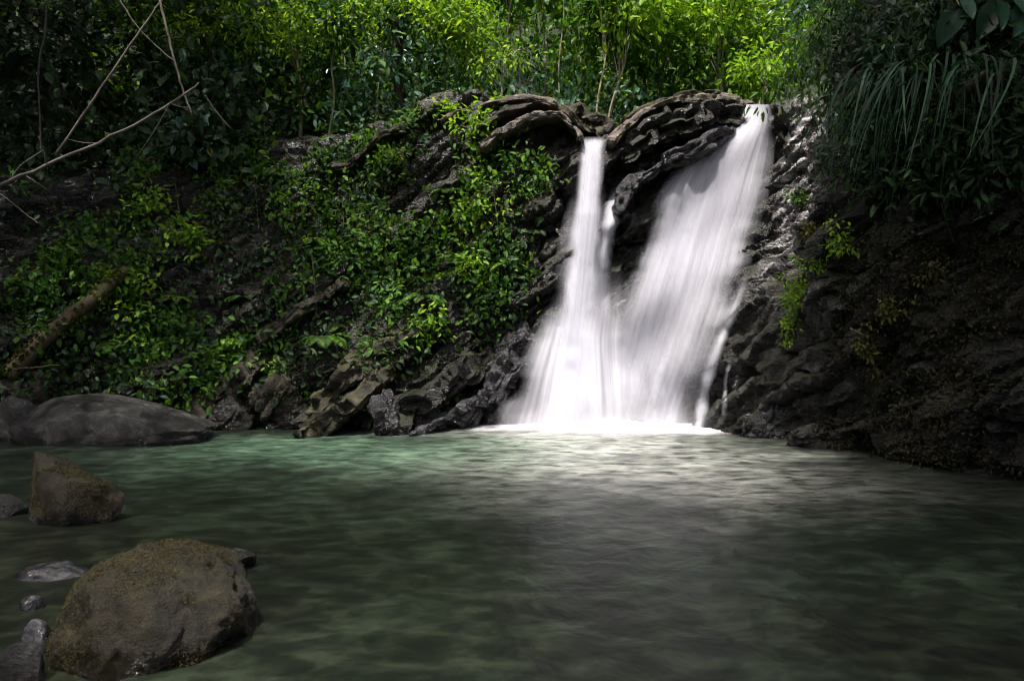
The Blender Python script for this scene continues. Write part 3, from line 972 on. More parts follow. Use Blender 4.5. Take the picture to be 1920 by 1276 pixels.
# slabs slanting up out of the pool on the left bank
slab('long lit mossy slab slanting up out of the pool', [on(596, 806, 0.03), on(640, 775, 0.03), on(690, 735, -0.02), on(745, 690, -0.07)], 0.15, 0.7, M['slab'], 1011)
slab('thin lit slab slanting across the bank above the long lit slab', [on(655, 690, -0.13), on(700, 660, -0.13), on(750, 635, -0.13), on(800, 612, -0.15)], 0.1, 0.55, M['slab'], 1012)
slab('broken slab between the two lit mossy slabs', [on(610, 745, -0.12), on(660, 712, -0.12), on(720, 672, -0.15)], 0.13, 0.6, M['slab'], 1013)
slab('dark slab slanting up beside the wet block', [on(745, 800, 0.03), on(790, 762, -0.02), on(850, 715, -0.07), on(905, 678, -0.11)], 0.17, 0.7, M['cliff'], 1014)
slab('wet shining slab closest to the narrow fall foot', [on(868, 795, 0.03), on(900, 755, -0.02), on(940, 705, -0.07), on(975, 660, -0.09)], 0.17, 0.6, M['wet'], 1015, lay=.7)
slab('dark slab lying low at the waterline left of the narrow fall', [on(778, 806, 0.18), on(820, 790, 0.18), on(870, 765, 0.13), on(905, 742, 0.08)], 0.1, 0.6, M['wet'], 1016, lay=.6)
slab('brown slab slanting up behind the grey humped boulder', [on(395, 790, -0.07), on(430, 745, -0.12), on(480, 700, -0.15), on(520, 655, -0.17)], 0.18, 0.6, M['slab'], 1017)
slab('mossy ledge slanting across the middle of the bank', [on(500, 640, -0.12), on(560, 590, -0.12), on(620, 550, -0.12), on(665, 520, -0.12)], 0.11, 0.5, M['slab'], 1018)

# ------------------------------------------------------------------ leaves
def leaf_arrays(pos, ax, up, L, Wd, fold=0.18, droop=0.12, broad=0.5):
    ax = ax / (np.linalg.norm(ax, axis=1, keepdims=True) + 1e-9)
    sd = np.cross(ax, up)
    sd /= np.linalg.norm(sd, axis=1, keepdims=True) + 1e-9
    nn = np.cross(sd, ax)
    L = L[:, None]
    Wd = Wd[:, None]
    b = pos
    m = pos + ax * (0.5 * L)
    t = pos + ax * L - nn * (droop * L)
    h1 = nn * (fold * Wd)
    l1 = pos + ax * (0.25 * L) - sd * (0.40 * Wd) + h1
    l2 = pos + ax * (0.65 * L) - sd * (broad * 0.8 * Wd) + h1 * 0.6 - nn * (droop * 0.35 * L)
    r1 = pos + ax * (0.25 * L) + sd * (0.40 * Wd) + h1
    r2 = pos + ax * (0.65 * L) + sd * (broad * 0.8 * Wd) + h1 * 0.6 - nn * (droop * 0.35 * L)
    V = np.stack([b, m, t, l1, l2, r1, r2], 1).reshape(-1, 3)
    return V

def leaf_faces(n):
    q = []
    for i in range(n):
        o = i * 7
        q.append((o, o + 1, o + 4, o + 3)); q.append((o + 1, o + 2, o + 4)); q.append((o, o + 5, o + 6, o + 1)); q.append((o + 1, o + 6, o + 2))
    return q

def leaf_obj(name, pos, ax, up, L, Wd, material, parent=None, rnd=None, rng=None, **kw):
    V = leaf_arrays(pos, ax, up, L, Wd, **kw)
    n = len(pos)
    r = rnd if rnd is not None else rng.uniform(0, 1, n)
    return link(name, V, leaf_faces(n), material, parent, smooth=False, attrs={'rnd': np.repeat(np.clip(r, 0, 1), 7)})

def unit(a):
    return a / (np.linalg.norm(a, axis=1, keepdims=True) + 1e-9)

def clump_leaves(rng, centers, spread, n, size, aspect=0.5, outward=0.6, upbias=0.5, droop_ax=0.3):
    """n leaves gathered round the centres; returns leaf fields"""
    k = rng.randint(0, len(centers), n)
    off = rng.normal(size=(n, 3))
    off = off * spread[k][:, None] if np.ndim(spread) else off * spread
    pos = centers[k] + off
    ax = unit(off) * outward + rng.normal(size=(n, 3)) * 0.5
    ax[:, 2] -= droop_ax
    up = rng.normal(size=(n, 3)) * 0.45
    up[:, 2] += upbias + 0.6
    up[:, 1] -= 0.25
    L = size * rng.uniform(0.6, 1.35, n)
    return pos, unit(ax), unit(up), L, L * aspect * rng.uniform(0.8, 1.2, n), k

def crown_points(rng, radii, m):
    d = unit(rng.normal(size=(m, 3)))
    r = rng.uniform(0.35, 1.0, m) ** 0.6
    return d * r[:, None] * np.array(radii)

def bush(name, label, cat, px, py, rx, ry, n, material, seed, leaf=0.10, aspect=0.5, group=None, stem_mat='bark_pale', fwd=0.12, rz=None, droop=0.3, lumps=9, stems=4, hang=0.0, Y=None):
    """a leafy plant rooted on the slope at px,py; rx, ry its half size in the photo"""
    rng = np.random.RandomState(seed)
    loc, nor = hit(px, py)
    if Y is not None:
        loc = at(px, py, Y)
    d = loc.y
    sx_, sz_ = rx / FPX * d, ry / FPX * d
    root = thing(name, label, cat, loc, group)
    sy_ = rz if rz else 0.5 * (sx_ + sz_)
    cen = crown_points(rng, (sx_ * .85, sy_ * .6, sz_ * .85), lumps)
    cen += np.array(nor) * fwd
    cen[:, 2] -= hang * sz_
    pos, ax, up, L, Wd, k = clump_leaves(rng, cen, 0.28 * min(sx_, sz_), n, leaf, aspect, droop_ax=droop)
    tone = rng.uniform(0, 1, lumps)
    rnd = 0.45 * tone[k] + 0.55 * rng.uniform(0, 1, n)
    leaf_obj('foliage', pos, ax, up, L, Wd, M[material], root, rnd)
    parts = []
    base = Vector(nor) * -0.12
    for s in range(stems):
        c = Vector(cen[s % lumps])
        mid = (base + c) * 0.5 + Vector(rng.normal(size=3) * 0.05)
        pts = smooth_path([base, mid, c], 8)
        parts.append(tube_mesh(pts, np.linspace(0.012, 0.004, 8), 5))
    v, fcs = merge(parts)
    link('stem', v, fcs, M[stem_mat], root)
    return root

# ground cover on the bank: nobody could count it
def cover(name, label, boxes, n, size, material, seed, clump=7, thr=-0.05, lift=0.05, aspect=0.55):
    rng = np.random.RandomState(seed)
    pos, nrm = [], []
    w = np.array([(b[1] - b[0]) * (b[3] - b[2]) for b in boxes], float)
    w /= w.sum()
    tries = 0
    while len(pos) < n and tries < n * 6:
        tries += 1
        b = boxes[rng.choice(len(boxes), p=w)]
        px, py = rng.uniform(b[0], b[1]), rng.uniform(b[2], b[3])
        if len(b) > 4 and not b[4](px, py):
            continue
        loc, nor = hit(px, py)
        a_, b_ = loc.x * .79 + loc.z * .61, -loc.x * .61 + loc.z * .79
        if fbm(np.array([[a_ * 0.9, loc.y * 0.9, b_ * 2.2]]), 3, seed=seed)[0] < thr:
            continue
        for q in range(clump):
            o = rng.normal(size=3) * size * 1.4
            pos.append(np.array(loc) + o + np.array(nor) * lift)
            nrm.append(np.array(nor))
    pos, nrm = np.array(pos), np.array(nrm)
    m = len(pos)
    ax = rng.normal(size=(m, 3)) + nrm * 0.4
    ax[:, 2] -= 0.5
    up = nrm + rng.normal(size=(m, 3)) * 0.4
    up[:, 2] += 0.5
    L = size * rng.uniform(0.5, 1.4, m)
    rnd = 0.5 + 0.35 * fbm(pos * 2.2, 2, seed=seed + 1) + rng.normal(size=m) * 0.2
    o = leaf_obj(name, pos, unit(ax), unit(up), L, L * aspect, M[material], None, rnd)
    return tag(o, label, kind='stuff')

bank = lambda px, py: py > 235 and py < 790 and not (px > 990) and py < 760 - 0.00 * px and (px < 860 or py < 640)
cover('creeping_leaves', 'small green creeping leaves over the left rock bank', [(20, 1010, 230, 760, bank)], 13000, 0.105, 'green', 101, thr=0.13, aspect=.6)
cover('creeping_leaves', 'dull olive moss and tiny leaves over the left rock bank', [(0, 1000, 300, 780, bank)], 14000, 0.045, 'dimmoss', 102, thr=-0.15, lift=0.02)
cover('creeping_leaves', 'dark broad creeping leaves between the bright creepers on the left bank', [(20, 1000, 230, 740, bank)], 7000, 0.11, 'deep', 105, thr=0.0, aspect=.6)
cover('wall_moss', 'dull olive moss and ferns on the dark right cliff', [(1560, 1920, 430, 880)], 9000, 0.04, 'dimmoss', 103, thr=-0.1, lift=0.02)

def moss_on(o, n, size, seed, upmin=-0.2, material='mossleaf', thr=-0.2):
    rng = np.random.RandomState(seed)
    me = o.data
    nf = len(me.polygons)
    ce = np.zeros(nf * 3); me.polygons.foreach_get('center', ce); ce = ce.reshape(-1, 3)
    no = np.zeros(nf * 3); me.polygons.foreach_get('normal', no); no = no.reshape(-1, 3)
    ar = np.zeros(nf); me.polygons.foreach_get('area', ar)
    nz = fbm(ce * 5.0, 4, seed=seed)
    w = ar * (no[:, 2] > upmin) * (nz > thr)
    k = rng.choice(nf, n, p=w / w.sum())
    pos = ce[k] + rng.normal(size=(n, 3)) * size * .4
    ax = no[k] * 0.7 + rng.normal(size=(n, 3)) * .6
    up = no[k] + rng.normal(size=(n, 3)) * .5
    L_ = size * rng.uniform(.5, 1.5, n)
    tone = 0.45 + 0.45 * fbm(ce[k] * 7, 3, seed=seed + 3) + rng.normal(size=n) * .18
    leaf_obj('moss', pos, unit(ax), unit(up), L_, L_ * .5, M[material], o, tone)
for o in list(C.objects):
    if o.get('label', '').startswith('huge brown mossy'):
        moss_on(o, 42000, .0065, 11, -.35)
    if o.get('label', '').startswith('dark wedge'):
        moss_on(o, 8000, .009, 12, -.1, thr=0.0)
    if o.get('label', '').startswith('long lit mossy slab') or o.get('label', '').startswith('thin lit slab') or o.get('label', '').startswith('long mossy slab edge') or o.get('label', '').startswith('long mossy slab rising'):
        moss_on(o, 3500, .028, 13, .1, 'olive', thr=-0.1)
    if o.get('label', '').startswith('topmost layered') or o.get('label', '').startswith('upper thin slab') or o.get('label', '').startswith('mossy jagged') or o.get('label', '').startswith('thin brown slab'):
        moss_on(o, 2500, .028, 14, .1, 'olive', thr=0.05)

# bright plants standing out on the bank
B = [
    ('bright green creeper clump beneath the broad leaved climber', 268, 400, 55, 55, 380, 'lime', .10),
    ('green creeper clump beside the thin branch shadow, mid bank', 345, 455, 55, 45, 340, 'lime', .10),
    ('bright creeper trailing along the mossy log end', 235, 545, 80, 40, 420, 'lime', .10),
    ('round leafy clump on the far left of the bank', 103, 497, 48, 42, 320, 'green', .10),
    ('creeper clump hanging lowest toward the grey humped boulder', 255, 620, 55, 60, 300, 'lime', .10),
    ('dark green creeper to the right of the bright mid bank clump', 440, 395, 60, 50, 320, 'green', .10),
    ('bright sprig standing alone low on the bank above the mossy slabs', 520, 690, 28, 26, 120, 'lime', .075),
    ('green creeper patch in the middle of the bank', 640, 490, 55, 45, 320, 'green', .10),
    ('leafy patch low in the middle of the bank above the grey block', 710, 570, 60, 50, 340, 'green', .10),
    ('bright creeper around the grey block', 815, 610, 55, 40, 300, 'lime', .10),
    ('lime bush growing on the ledge left of the pinkish lip rock', 895, 240, 55, 50, 360, 'lime', .10),
    ('dark leafy plant on the long mossy slab edge at the upper bank', 700, 285, 45, 26, 200, 'green', .11),
    ('leafy plant hiding the middle of the long mossy slab edge', 775, 240, 40, 26, 200, 'green', .11),
    ('green plant at the upper end of the long mossy slab edge', 838, 205, 32, 24, 160, 'lime', .10),
    ('leafy plant on the dark rim left of the long mossy slab edge', 620, 310, 45, 30, 200, 'deep', .12),
    ('small lime tuft on the topmost layered slab', 935, 195, 20, 14, 80, 'lime', .08),
    ('low green tuft on the long mossy slab between the two falls', 1215, 215, 34, 12, 90, 'olive', .07),
    ('lime creeper hanging over the cliff left of the narrow fall', 920, 315, 70, 55, 460, 'lime', .10),
    ('trailing vine halfway down the cliff left of the narrow fall', 905, 400, 65, 55, 420, 'lime', .09),
    ('yellow green vine tail reaching down the cliff beside the grey block', 880, 500, 32, 75, 300, 'lime', .09),
    ('dark leafy clump hugging the cliff next to the narrow fall', 990, 350, 50, 60, 300, 'green', .10),
    ('green patch high on the bank below the cliff top', 735, 325, 55, 40, 280, 'green', .10),
    ('small yellow green tuft at the bank top', 745, 290, 24, 20, 90, 'lime', .08),
    ('leafy patch on the shaded upper bank', 560, 390, 70, 50, 320, 'green', .10),
    ('pale sprig at the left edge of the bank foot', 45, 620, 30, 24, 120, 'green', .08),
]
for k, (lab, px, py, rx, ry, n, m_, sz) in enumerate(B):
    bush('creeper_plant', lab, 'creeper', px, py, rx, ry, n, m_, 200 + k, sz, 0.55, 'creepers on the rock bank')

def big_leaf_obj(name, pos, ax, up, L, Wd, material, parent, rnd):
    nl, nw = 7, 5
    V, F, Rn = [], [], []
    for p, a, u, l, w, r in zip(pos, ax, up, L, Wd, rnd):
        a = a / np.linalg.norm(a)
        sd = np.cross(a, u); sd /= np.linalg.norm(sd)
        n_ = np.cross(sd, a)
        o = len(V)
        ph = r * 20
        for i_ in range(nl):
            t = i_ / (nl - 1)
            hw = w * 0.5 * (math.sin(math.pi * min(1, t * .96 + .04) ** .75)) ** .8
            for j_ in range(nw):
                s_ = j_ / (nw - 1) * 2 - 1
                q = p + a * (l * (t - .06 * abs(s_) * (1 - t))) + sd * hw * s_ + n_ * (0.16 * w * abs(s_) ** 1.3 - 0.30 * l * t * t + 0.03 * w * math.sin(t * 9 + s_ * 2 + ph))
                V.append(tuple(q)); Rn.append(r)
        for i_ in range(nl - 1):
            for j_ in range(nw - 1):
                b_ = o + i_ * nw + j_
                F.append([b_, b_ + 1, b_ + 1 + nw, b_ + nw])
    return link(name, V, F, M[material], parent, smooth=True, attrs={'rnd': Rn})

def broad_leaf_plant(label, px, py, rx, ry, n, seed, material='teal', size=0.2, yellow=None, fwd=0.3, cat='plant', name='broad_leaf_plant', Y=None):
    rng = np.random.RandomState(seed)
    loc, nor = hit(px, py)
    if Y is not None:
        loc, nor = at(px, py, Y), Vector((0, -1, 0))
    root = thing(name, label, cat, loc)
    d = loc.y
    c = rng.uniform(-1, 1, (n, 3)) * np.array([rx / FPX * d, 0.25, ry / FPX * d]) + np.array(nor) * fwd
    ax = rng.normal(size=(n, 3)) * 0.45
    ax[:, 2] -= 1.0
    ax[:, 1] -= 0.3
    up = rng.normal(size=(n, 3)) * 0.3
    up[:, 1] -= 1.0
    up[:, 2] += 0.8
    L = size * rng.uniform(0.6, 1.2, n)
    big_leaf_obj('foliage', c, unit(ax), unit(up), L, L * 0.62, material, root, rng.uniform(0, 1, n))
    if yellow:
        yl = at(yellow[0], yellow[1], d - fwd - 0.2) - loc
        leaf_obj('yellow_leaf', np.array([list(yl)]), np.array([[0.2, -0.2, -1.0]]), np.array([[0, -1, .4]]), np.array([.17]), np.array([.11]), M['yellow'], root, None, rng)
    parts = []
    for s in range(min(n, 26)):
        a = Vector(c[s])
        pts = smooth_path([Vector((0, 0.1, 0)), a * 0.5 + Vector((0, 0, 0.12)), a], 7)
        parts.append(tube_mesh(pts, np.linspace(0.010, 0.004, 7), 5))
    v, fcs = merge(parts)
    link('stem', v, fcs, M['bark_pale'], root)
    return root
broad_leaf_plant('broad leaved blue green climber with one yellow leaf on the dark left slope', 345, 272, 58, 48, 70, 301, 'teal', 0.22, (393, 276))
broad_leaf_plant('dimmer broad leaved climber just right of the one with a yellow leaf', 445, 262, 42, 32, 36, 302, 'teal', 0.19)

def fern(px, py, seed, size=.34, material='green'):
    rng = np.random.RandomState(seed)
    loc, nor = hit(px, py)
    root = thing('fern', 'small fern with arching feathery fronds among the creepers on the left bank', 'fern', loc, 'ferns on the left bank')
    P_, A_, U_, L_, parts = [], [], [], [], []
    for k in range(8):
        az = rng.uniform(0, 2 * math.pi)
        d = np.array([math.cos(az), math.sin(az) * .6 - .5, 0.2])
        d /= np.linalg.norm(d)
        ln = size * rng.uniform(.7, 1.25)
        pts = [np.array(nor) * .02 + d * ln * t + np.array([0, 0, 1]) * ln * (.55 * t - .95 * t * t) for t in np.linspace(0, 1, 9)]
        parts.append(tube_mesh(pts, np.linspace(.005, .0015, 9), 4))
        for t in np.linspace(.12, .98, 17):
            p = np.array(nor) * .02 + d * ln * t + np.array([0, 0, 1]) * ln * (.55 * t - .95 * t * t)
            tg = d + np.array([0, 0, 1]) * (.55 - 1.9 * t)
            sd = np.cross(tg, [0, 0, 1]); sd /= np.linalg.norm(sd)
            for q in (-1, 1):
                P_.append(p); A_.append(sd * q + tg * .45 + np.array([0, 0, -.15])); U_.append(np.cross(sd, tg) * (1 if np.cross(sd, tg)[2] > 0 else -1)); L_.append(.30 * ln * (math.sin(math.pi * (t * .85 + .12))) ** .8)
    L_ = np.array(L_)
    leaf_obj('fronds', np.array(P_), unit(np.array(A_)), unit(np.array(U_)), L_, L_ * .30, M[material], root, None, rng)
    v, fcs = merge(parts)
    link('stem', v, fcs, M['log'], root)
for k, (px, py) in enumerate([(455, 560), (585, 455), (395, 345), (690, 420), (770, 470), (610, 640), (165, 460), (330, 560), (520, 330), (840, 360), (440, 640), (795, 560), (190, 650), (960, 500)]):
    fern(px, py, 320 + k, .30 + .12 * (k % 3) / 2, ('green', 'lime', 'green')[k % 3])

# ------------------------------------------------------------------ forest behind the cliff top
def under(name, label, n, material, seed, size, xr, yr, hgt, clump=26, aspect=0.5, gaps=0.20):
    rng = np.random.RandomState(seed)
    P_ = []
    tone = []
    while len(P_) < n:
        X, Y = rng.uniform(*xr), rng.uniform(*yr)
        loc, nor, i_, d_ = bvh_all.ray_cast(Vector((X, Y, 40)), Vector((0, 0, -1)))
        if loc is None:
            continue
        c = np.array(loc) + np.array([0, 0, rng.uniform(0.05, 1) ** 1.2 * hgt])
        if gaps and fbm(np.array([[c[0] * .55, c[1] * .4, c[2] * .6]]), 3, seed=seed)[0] < gaps - 0.1:
            continue
        s = rng.uniform(0.16, 0.42)
        t = rng.uniform(0, 1)
        for q in range(clump):
            P_.append(c + rng.normal(size=3) * s * np.array([1, 1, .7]))
            tone.append(t)
    P_ = np.array(P_)
    m = len(P_)
    ax = rng.normal(size=(m, 3)); ax[:, 2] -= .5; ax[:, 1] -= .3
    up = rng.normal(size=(m, 3)) * .5; up[:, 2] += 0.9; up[:, 1] -= .4
    L = size * rng.uniform(.6, 1.4, m)
    rnd = 0.5 * np.array(tone) + 0.5 * rng.uniform(0, 1, m)
    o = leaf_obj(name, P_, unit(ax), unit(up), L, L * aspect, M[material], None, rnd)
    return tag(o, label, kind='stuff')
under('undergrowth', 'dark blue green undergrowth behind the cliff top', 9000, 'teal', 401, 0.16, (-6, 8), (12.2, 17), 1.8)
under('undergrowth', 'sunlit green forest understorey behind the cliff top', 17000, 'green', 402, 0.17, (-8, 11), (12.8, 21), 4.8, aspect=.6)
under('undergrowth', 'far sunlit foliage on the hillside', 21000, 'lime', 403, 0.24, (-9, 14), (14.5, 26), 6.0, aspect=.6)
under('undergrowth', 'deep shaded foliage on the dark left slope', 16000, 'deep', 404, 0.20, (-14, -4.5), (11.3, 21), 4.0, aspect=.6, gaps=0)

def tree(label, base, top, r0, crown_c, radii, n, material, seed, leaf=0.14, bark='bark_pale', lumps=16, bend=0.25, limbs=5, name='tree', aspect=0.5, spread=0.3, group=None, droop=0.3):
    """base, top: world points; crown_c relative to top"""
    rng = np.random.RandomState(seed)
    base, top = Vector(base), Vector(top)
    root = thing(name, label, 'tree', base, group)
    ln = (top - base).length
    mids = [Vector((0, 0, -0.3)), (top - base) * .35 + Vector((rng.normal() * bend * .3, 0, 0)), (top - base) * .7 + Vector((rng.normal() * bend * .3, 0, 0)), top - base]
    pts = smooth_path(mids, 18)
    parts = [tube_mesh(pts, np.linspace(r0, r0 * .35, 18), 8, 0.06, seed)]
    cen = crown_points(rng, radii, lumps) + np.array(top - base) + np.array(crown_c)
    for q in range(limbs):
        a = Vector(pts[int(18 * rng.uniform(.45, .98))])
        b = Vector(cen[q % lumps])
        mid = (a + b) / 2 + Vector((0, 0, .15))
        parts.append(tube_mesh(smooth_path([a, mid, b], 8), np.linspace(r0 * .4, r0 * .1, 8), 5))
    v, fcs = merge(parts)
    link('trunk', v, fcs, M[bark], root)
    pos, ax, up, L, Wd, k = clump_leaves(rng, cen, spread * float(np.mean(radii)), n, leaf, aspect, droop_ax=droop)
    t = rng.uniform(0, 1, lumps)
    leaf_obj('crown', pos, ax, up, L, Wd, M[material], root, 0.45 * t[k] + 0.55 * rng.uniform(0, 1, n))
    return root

def ground(px, py, Y):
    p = at(px, py, Y)
    loc, nor, i_, d_ = bvh_all.ray_cast(Vector((p.x, p.y, 40)), Vector((0, 0, -1)))
    return loc if loc else p

tree('dark thick trunked tree behind the bank top', ground(750, 200, 13.6), at(742, -160, 13.6), .14, (0, 0, .2), (1.6, 1.4, 1.0), 2600, 'green', 501, bark='bark_dark')
tree('thin pale sapling over the lime bush on the ledge', ground(886, 190, 12.6), at(878, 60, 12.6), .022, (-.2, 0, .25), (.7, .5, .5), 900, 'lime', 502, .12)
tree('pale sapling with a straight stem above the pinkish lip rock', ground(1026, 150, 14.5), at(1020, -60, 14.5), .045, (0, 0, 0), (1.0, .8, .9), 1300, 'green', 503, .15)
tree('straightest of three thin pale saplings above the narrow fall', ground(1120, 240, 12.4), at(1130, 20, 12.6), .028, (0, 0, .3), (.8, .6, .6), 700, 'green', 504, .16)
tree('leaning thin pale sapling above the narrow fall', ground(1128, 245, 12.3), at(1182, 40, 12.5), .024, (.1, 0, .3), (.7, .6, .6), 600, 'lime', 505, .17)
tree('shortest thin pale sapling above the narrow fall', ground(1146, 245, 12.6), at(1150, 80, 12.8), .020, (0, .2, .2), (.5, .4, .4), 300, 'green', 506, .16)
tree('broad leaved lime tree above the cliff top between the falls', ground(1230, 180, 14.0), at(1238, 40, 14.0), .05, (0, 0, .2), (1.3, .9, .9), 1300, 'lime', 507, .21, aspect=0.62)
tree('bushy sunlit lime tree above the broad fall lip', ground(1350, 170, 13.5), at(1350, 60, 13.5), .05, (0, 0, .2), (1.1, .9, .9), 1900, 'lime', 508, .15)
tree('yellow green shrub right at the broad fall lip', ground(1430, 190, 11.9), at(1432, 150, 12.0), .025, (0, .1, .1), (.45, .4, .5), 700, 'lime', 509, .12)
tree('feathery lime tree at the picture top over the bank', ground(830, 190, 14.2), at(850, 0, 14.0), .05, (0, -.3, .1), (1.5, .9, .9), 3000, 'lime', 510, .11, aspect=0.32)
tree('small sunlit tree on the shaded slope beside the dark trunk', ground(560, 230, 13.8), at(560, 20, 13.6), .05, (0, 0, .1), (1.5, .9, .7), 1700, 'green', 511, .13)
tree('shaded tree with a few sunlit boughs at the upper left', ground(390, 260, 13.6), at(400, 60, 13.4), .06, (0, 0, .2), (1.4, 1, .8), 1100, 'green', 512, .13, bark='bark_dark')

rs = random.Random(77)
for px in (655, 700, 790, 935, 985, 1068, 1210, 1275, 1310, 1398, 610, 1095):
    Y = rs.uniform(12.6, 15)
    g_ = ground(px, 200, Y)
    tp = at(px + rs.uniform(-40, 40), rs.uniform(-120, 60), Y)
    tree('thin pale stem with a sparse crown in the sunlit forest behind the cliff top', g_, tp, rs.uniform(.014, .03), (0, 0, .1), (.5, .4, .4), 220, rs.choice(['green', 'lime', 'teal']), 530 + px, .16, lumps=7, limbs=4, name='sapling', group='thin saplings behind the cliff top', aspect=.6)

# ------------------------------------------------------------------ right cliff: hanging plants
def blades(label, px, py, Y, n, seed, length, spread_px, material='blade', name='grass_tuft', width=0.013, outw=0.8):
    rng = np.random.RandomState(seed)
    loc = at(px, py, Y)
    root = thing(name, label, 'plant', loc)
    V, F, Rn = [], [], []
    segs = 10
    for b in range(n):
        an = rng.uniform(-1, 1)
        az = rng.uniform(math.pi * .75, math.pi * 2.25) if False else rng.uniform(0, 2 * math.pi)
        hx, hy = math.cos(az), math.sin(az)
        L_ = length * rng.uniform(.5, 1.15)
        reach = L_ * outw * rng.uniform(.3, 1.0)
        o = np.array([rng.normal() * spread_px / FPX * Y * .4, rng.normal() * .06, rng.normal() * .05])
        w = width * rng.uniform(.6, 1.3)
        base = len(V)
        rn = rng.uniform(0, 1)
        side = np.array([-hy, hx, 0])
        tw = rng.uniform(-.8, .8)
        dr = rng.normal(size=2) * .16 * L_
        kink = rng.uniform(.5, 1.0)
        for s in range(segs + 1):
            t = s / segs
            p = o + np.array([hx, hy, 0]) * reach * (1 - (1 - t) ** 2) + np.array([0, 0, 0.22 * L_ * math.sin(min(1, t * 2.0) * math.pi * .5) * (1 - t) - L_ * t ** 1.8 * .85])
            p = p + np.array([dr[0], dr[1], 0]) * t * t + side * 0.05 * L_ * math.sin(t * 4 * kink)
            ww = w * (1 - t ** 2.2) * (0.55 + 0.9 * min(1, t * 3)) / 1.4
            sd = side * math.cos(tw) + np.array([0, 0, 1]) * math.sin(tw) * 0.3
            V.append(tuple(p - sd * ww)); V.append(tuple(p + sd * ww))
            Rn += [rn, rn]
        for s in range(segs):
            F.append([base + s * 2, base + s * 2 + 1, base + s * 2 + 3, base + s * 2 + 2])
    link('blades', V, F, M[material], root, smooth=True, attrs={'rnd': Rn})
    pts = [Vector((0, .3, -.05)), Vector((0, .1, 0)), Vector((0, 0, .02))]
    v, fcs = tube_mesh(smooth_path(pts, 5), [0.05, .05, .04, .035, .02], 7)
    link('root_stock', v, fcs, M['bark_dark'], root)
    return root
blades('large tuft of long blue green blades arching off the right cliff', 1745, 150, 6.4, 260, 601, 1.25, 75)
blades('second long bladed tuft drooping left of the largest tuft', 1660, 165, 7.0, 150, 602, 1.1, 60)
blades('sparse tuft of long arching blades furthest right on the cliff', 1850, 140, 5.6, 50, 603, 0.95, 45, outw=.8)
blades('narrow tuft hanging lower beneath the largest tuft', 1720, 235, 6.7, 130, 604, 1.3, 90, outw=.3)
blades('bright hanging tuft on the edge of the right cliff ledge', 1570, 440, 7.9, 36, 605, .55, 20, 'blade', width=.014, outw=.3)

def bough(label, pts, n, material, seed, leaf=.12, aspect=.3, bark='bark_dark', spread=.16, r=.02, name='hanging_branch', group=None, droop=.9):
    rng = np.random.RandomState(seed)
    root = thing(name, label, 'branch', pts[0], group)
    loc = [Vector(p) - Vector(pts[0]) for p in pts]
    path = smooth_path(loc, 16)
    parts = [tube_mesh(path, np.linspace(r, r * .25, 16), 6)]
    tw = []
    for q in range(14):
        a = path[rng.randint(3, 16)]
        e = a + np.array([rng.normal() * spread * 1.6, rng.normal() * spread * 1.2, rng.normal() * spread - spread])
        parts.append(tube_mesh(smooth_path([a, (a + e) / 2 + np.array([0, 0, .05]), e], 6), np.linspace(r * .3, r * .12, 6), 4))
        tw.append(e); tw.append((a + e) / 2)
    v, fcs = merge(parts)
    link('limb', v, fcs, M[bark], root)
    cen = np.concatenate([path[4:], np.array(tw)])
    pos, ax, up, L, Wd, k = clump_leaves(rng, cen, spread * .6, n, leaf, aspect, droop_ax=droop)
    leaf_obj('foliage', pos, ax, up, L, Wd, M[material], root, None, rng)
    return root
bough('dark hanging branch with narrow leaves over the bright rock, leftmost', [at(1640, -120, 8.2), at(1580, -30, 8.4), at(1520, 70, 8.6), at(1480, 150, 8.8)], 700, 'green', 611)
bough('hanging branch with narrow leaves dropping beside the cliff edge', [at(1700, -120, 7.6), at(1640, -20, 7.8), at(1590, 90, 8.0), at(1570, 190, 8.1)], 700, 'deep', 612)
bough('dim hanging branch above the long bladed tufts', [at(1760, -120, 7.0), at(1720, -40, 7.0), at(1690, 50, 7.0), at(1670, 120, 7.0)], 600, 'teal', 613)
bough('dark leafy branch across the upper right corner', [at(1990, -140, 6.0), at(1890, -90, 6.0), at(1800, -40, 6.1), at(1740, 20, 6.2)], 420, 'deep', 614)
broad_leaf_plant('large grey green leaves hanging at the very top right', 1880, 10, 24, 16, 5, 621, 'teal', .30, Y=5.8, fwd=.1)
broad_leaf_plant('pair of large drooping leaves left of the topmost leaves', 1775, 30, 22, 20, 5, 622, 'teal', .30, Y=6.2, fwd=.1)
broad_leaf_plant('large pale leaf cluster among the narrow leaved branches', 1635, 70, 20, 26, 6, 623, 'teal', .28, Y=7.2, fwd=.1)

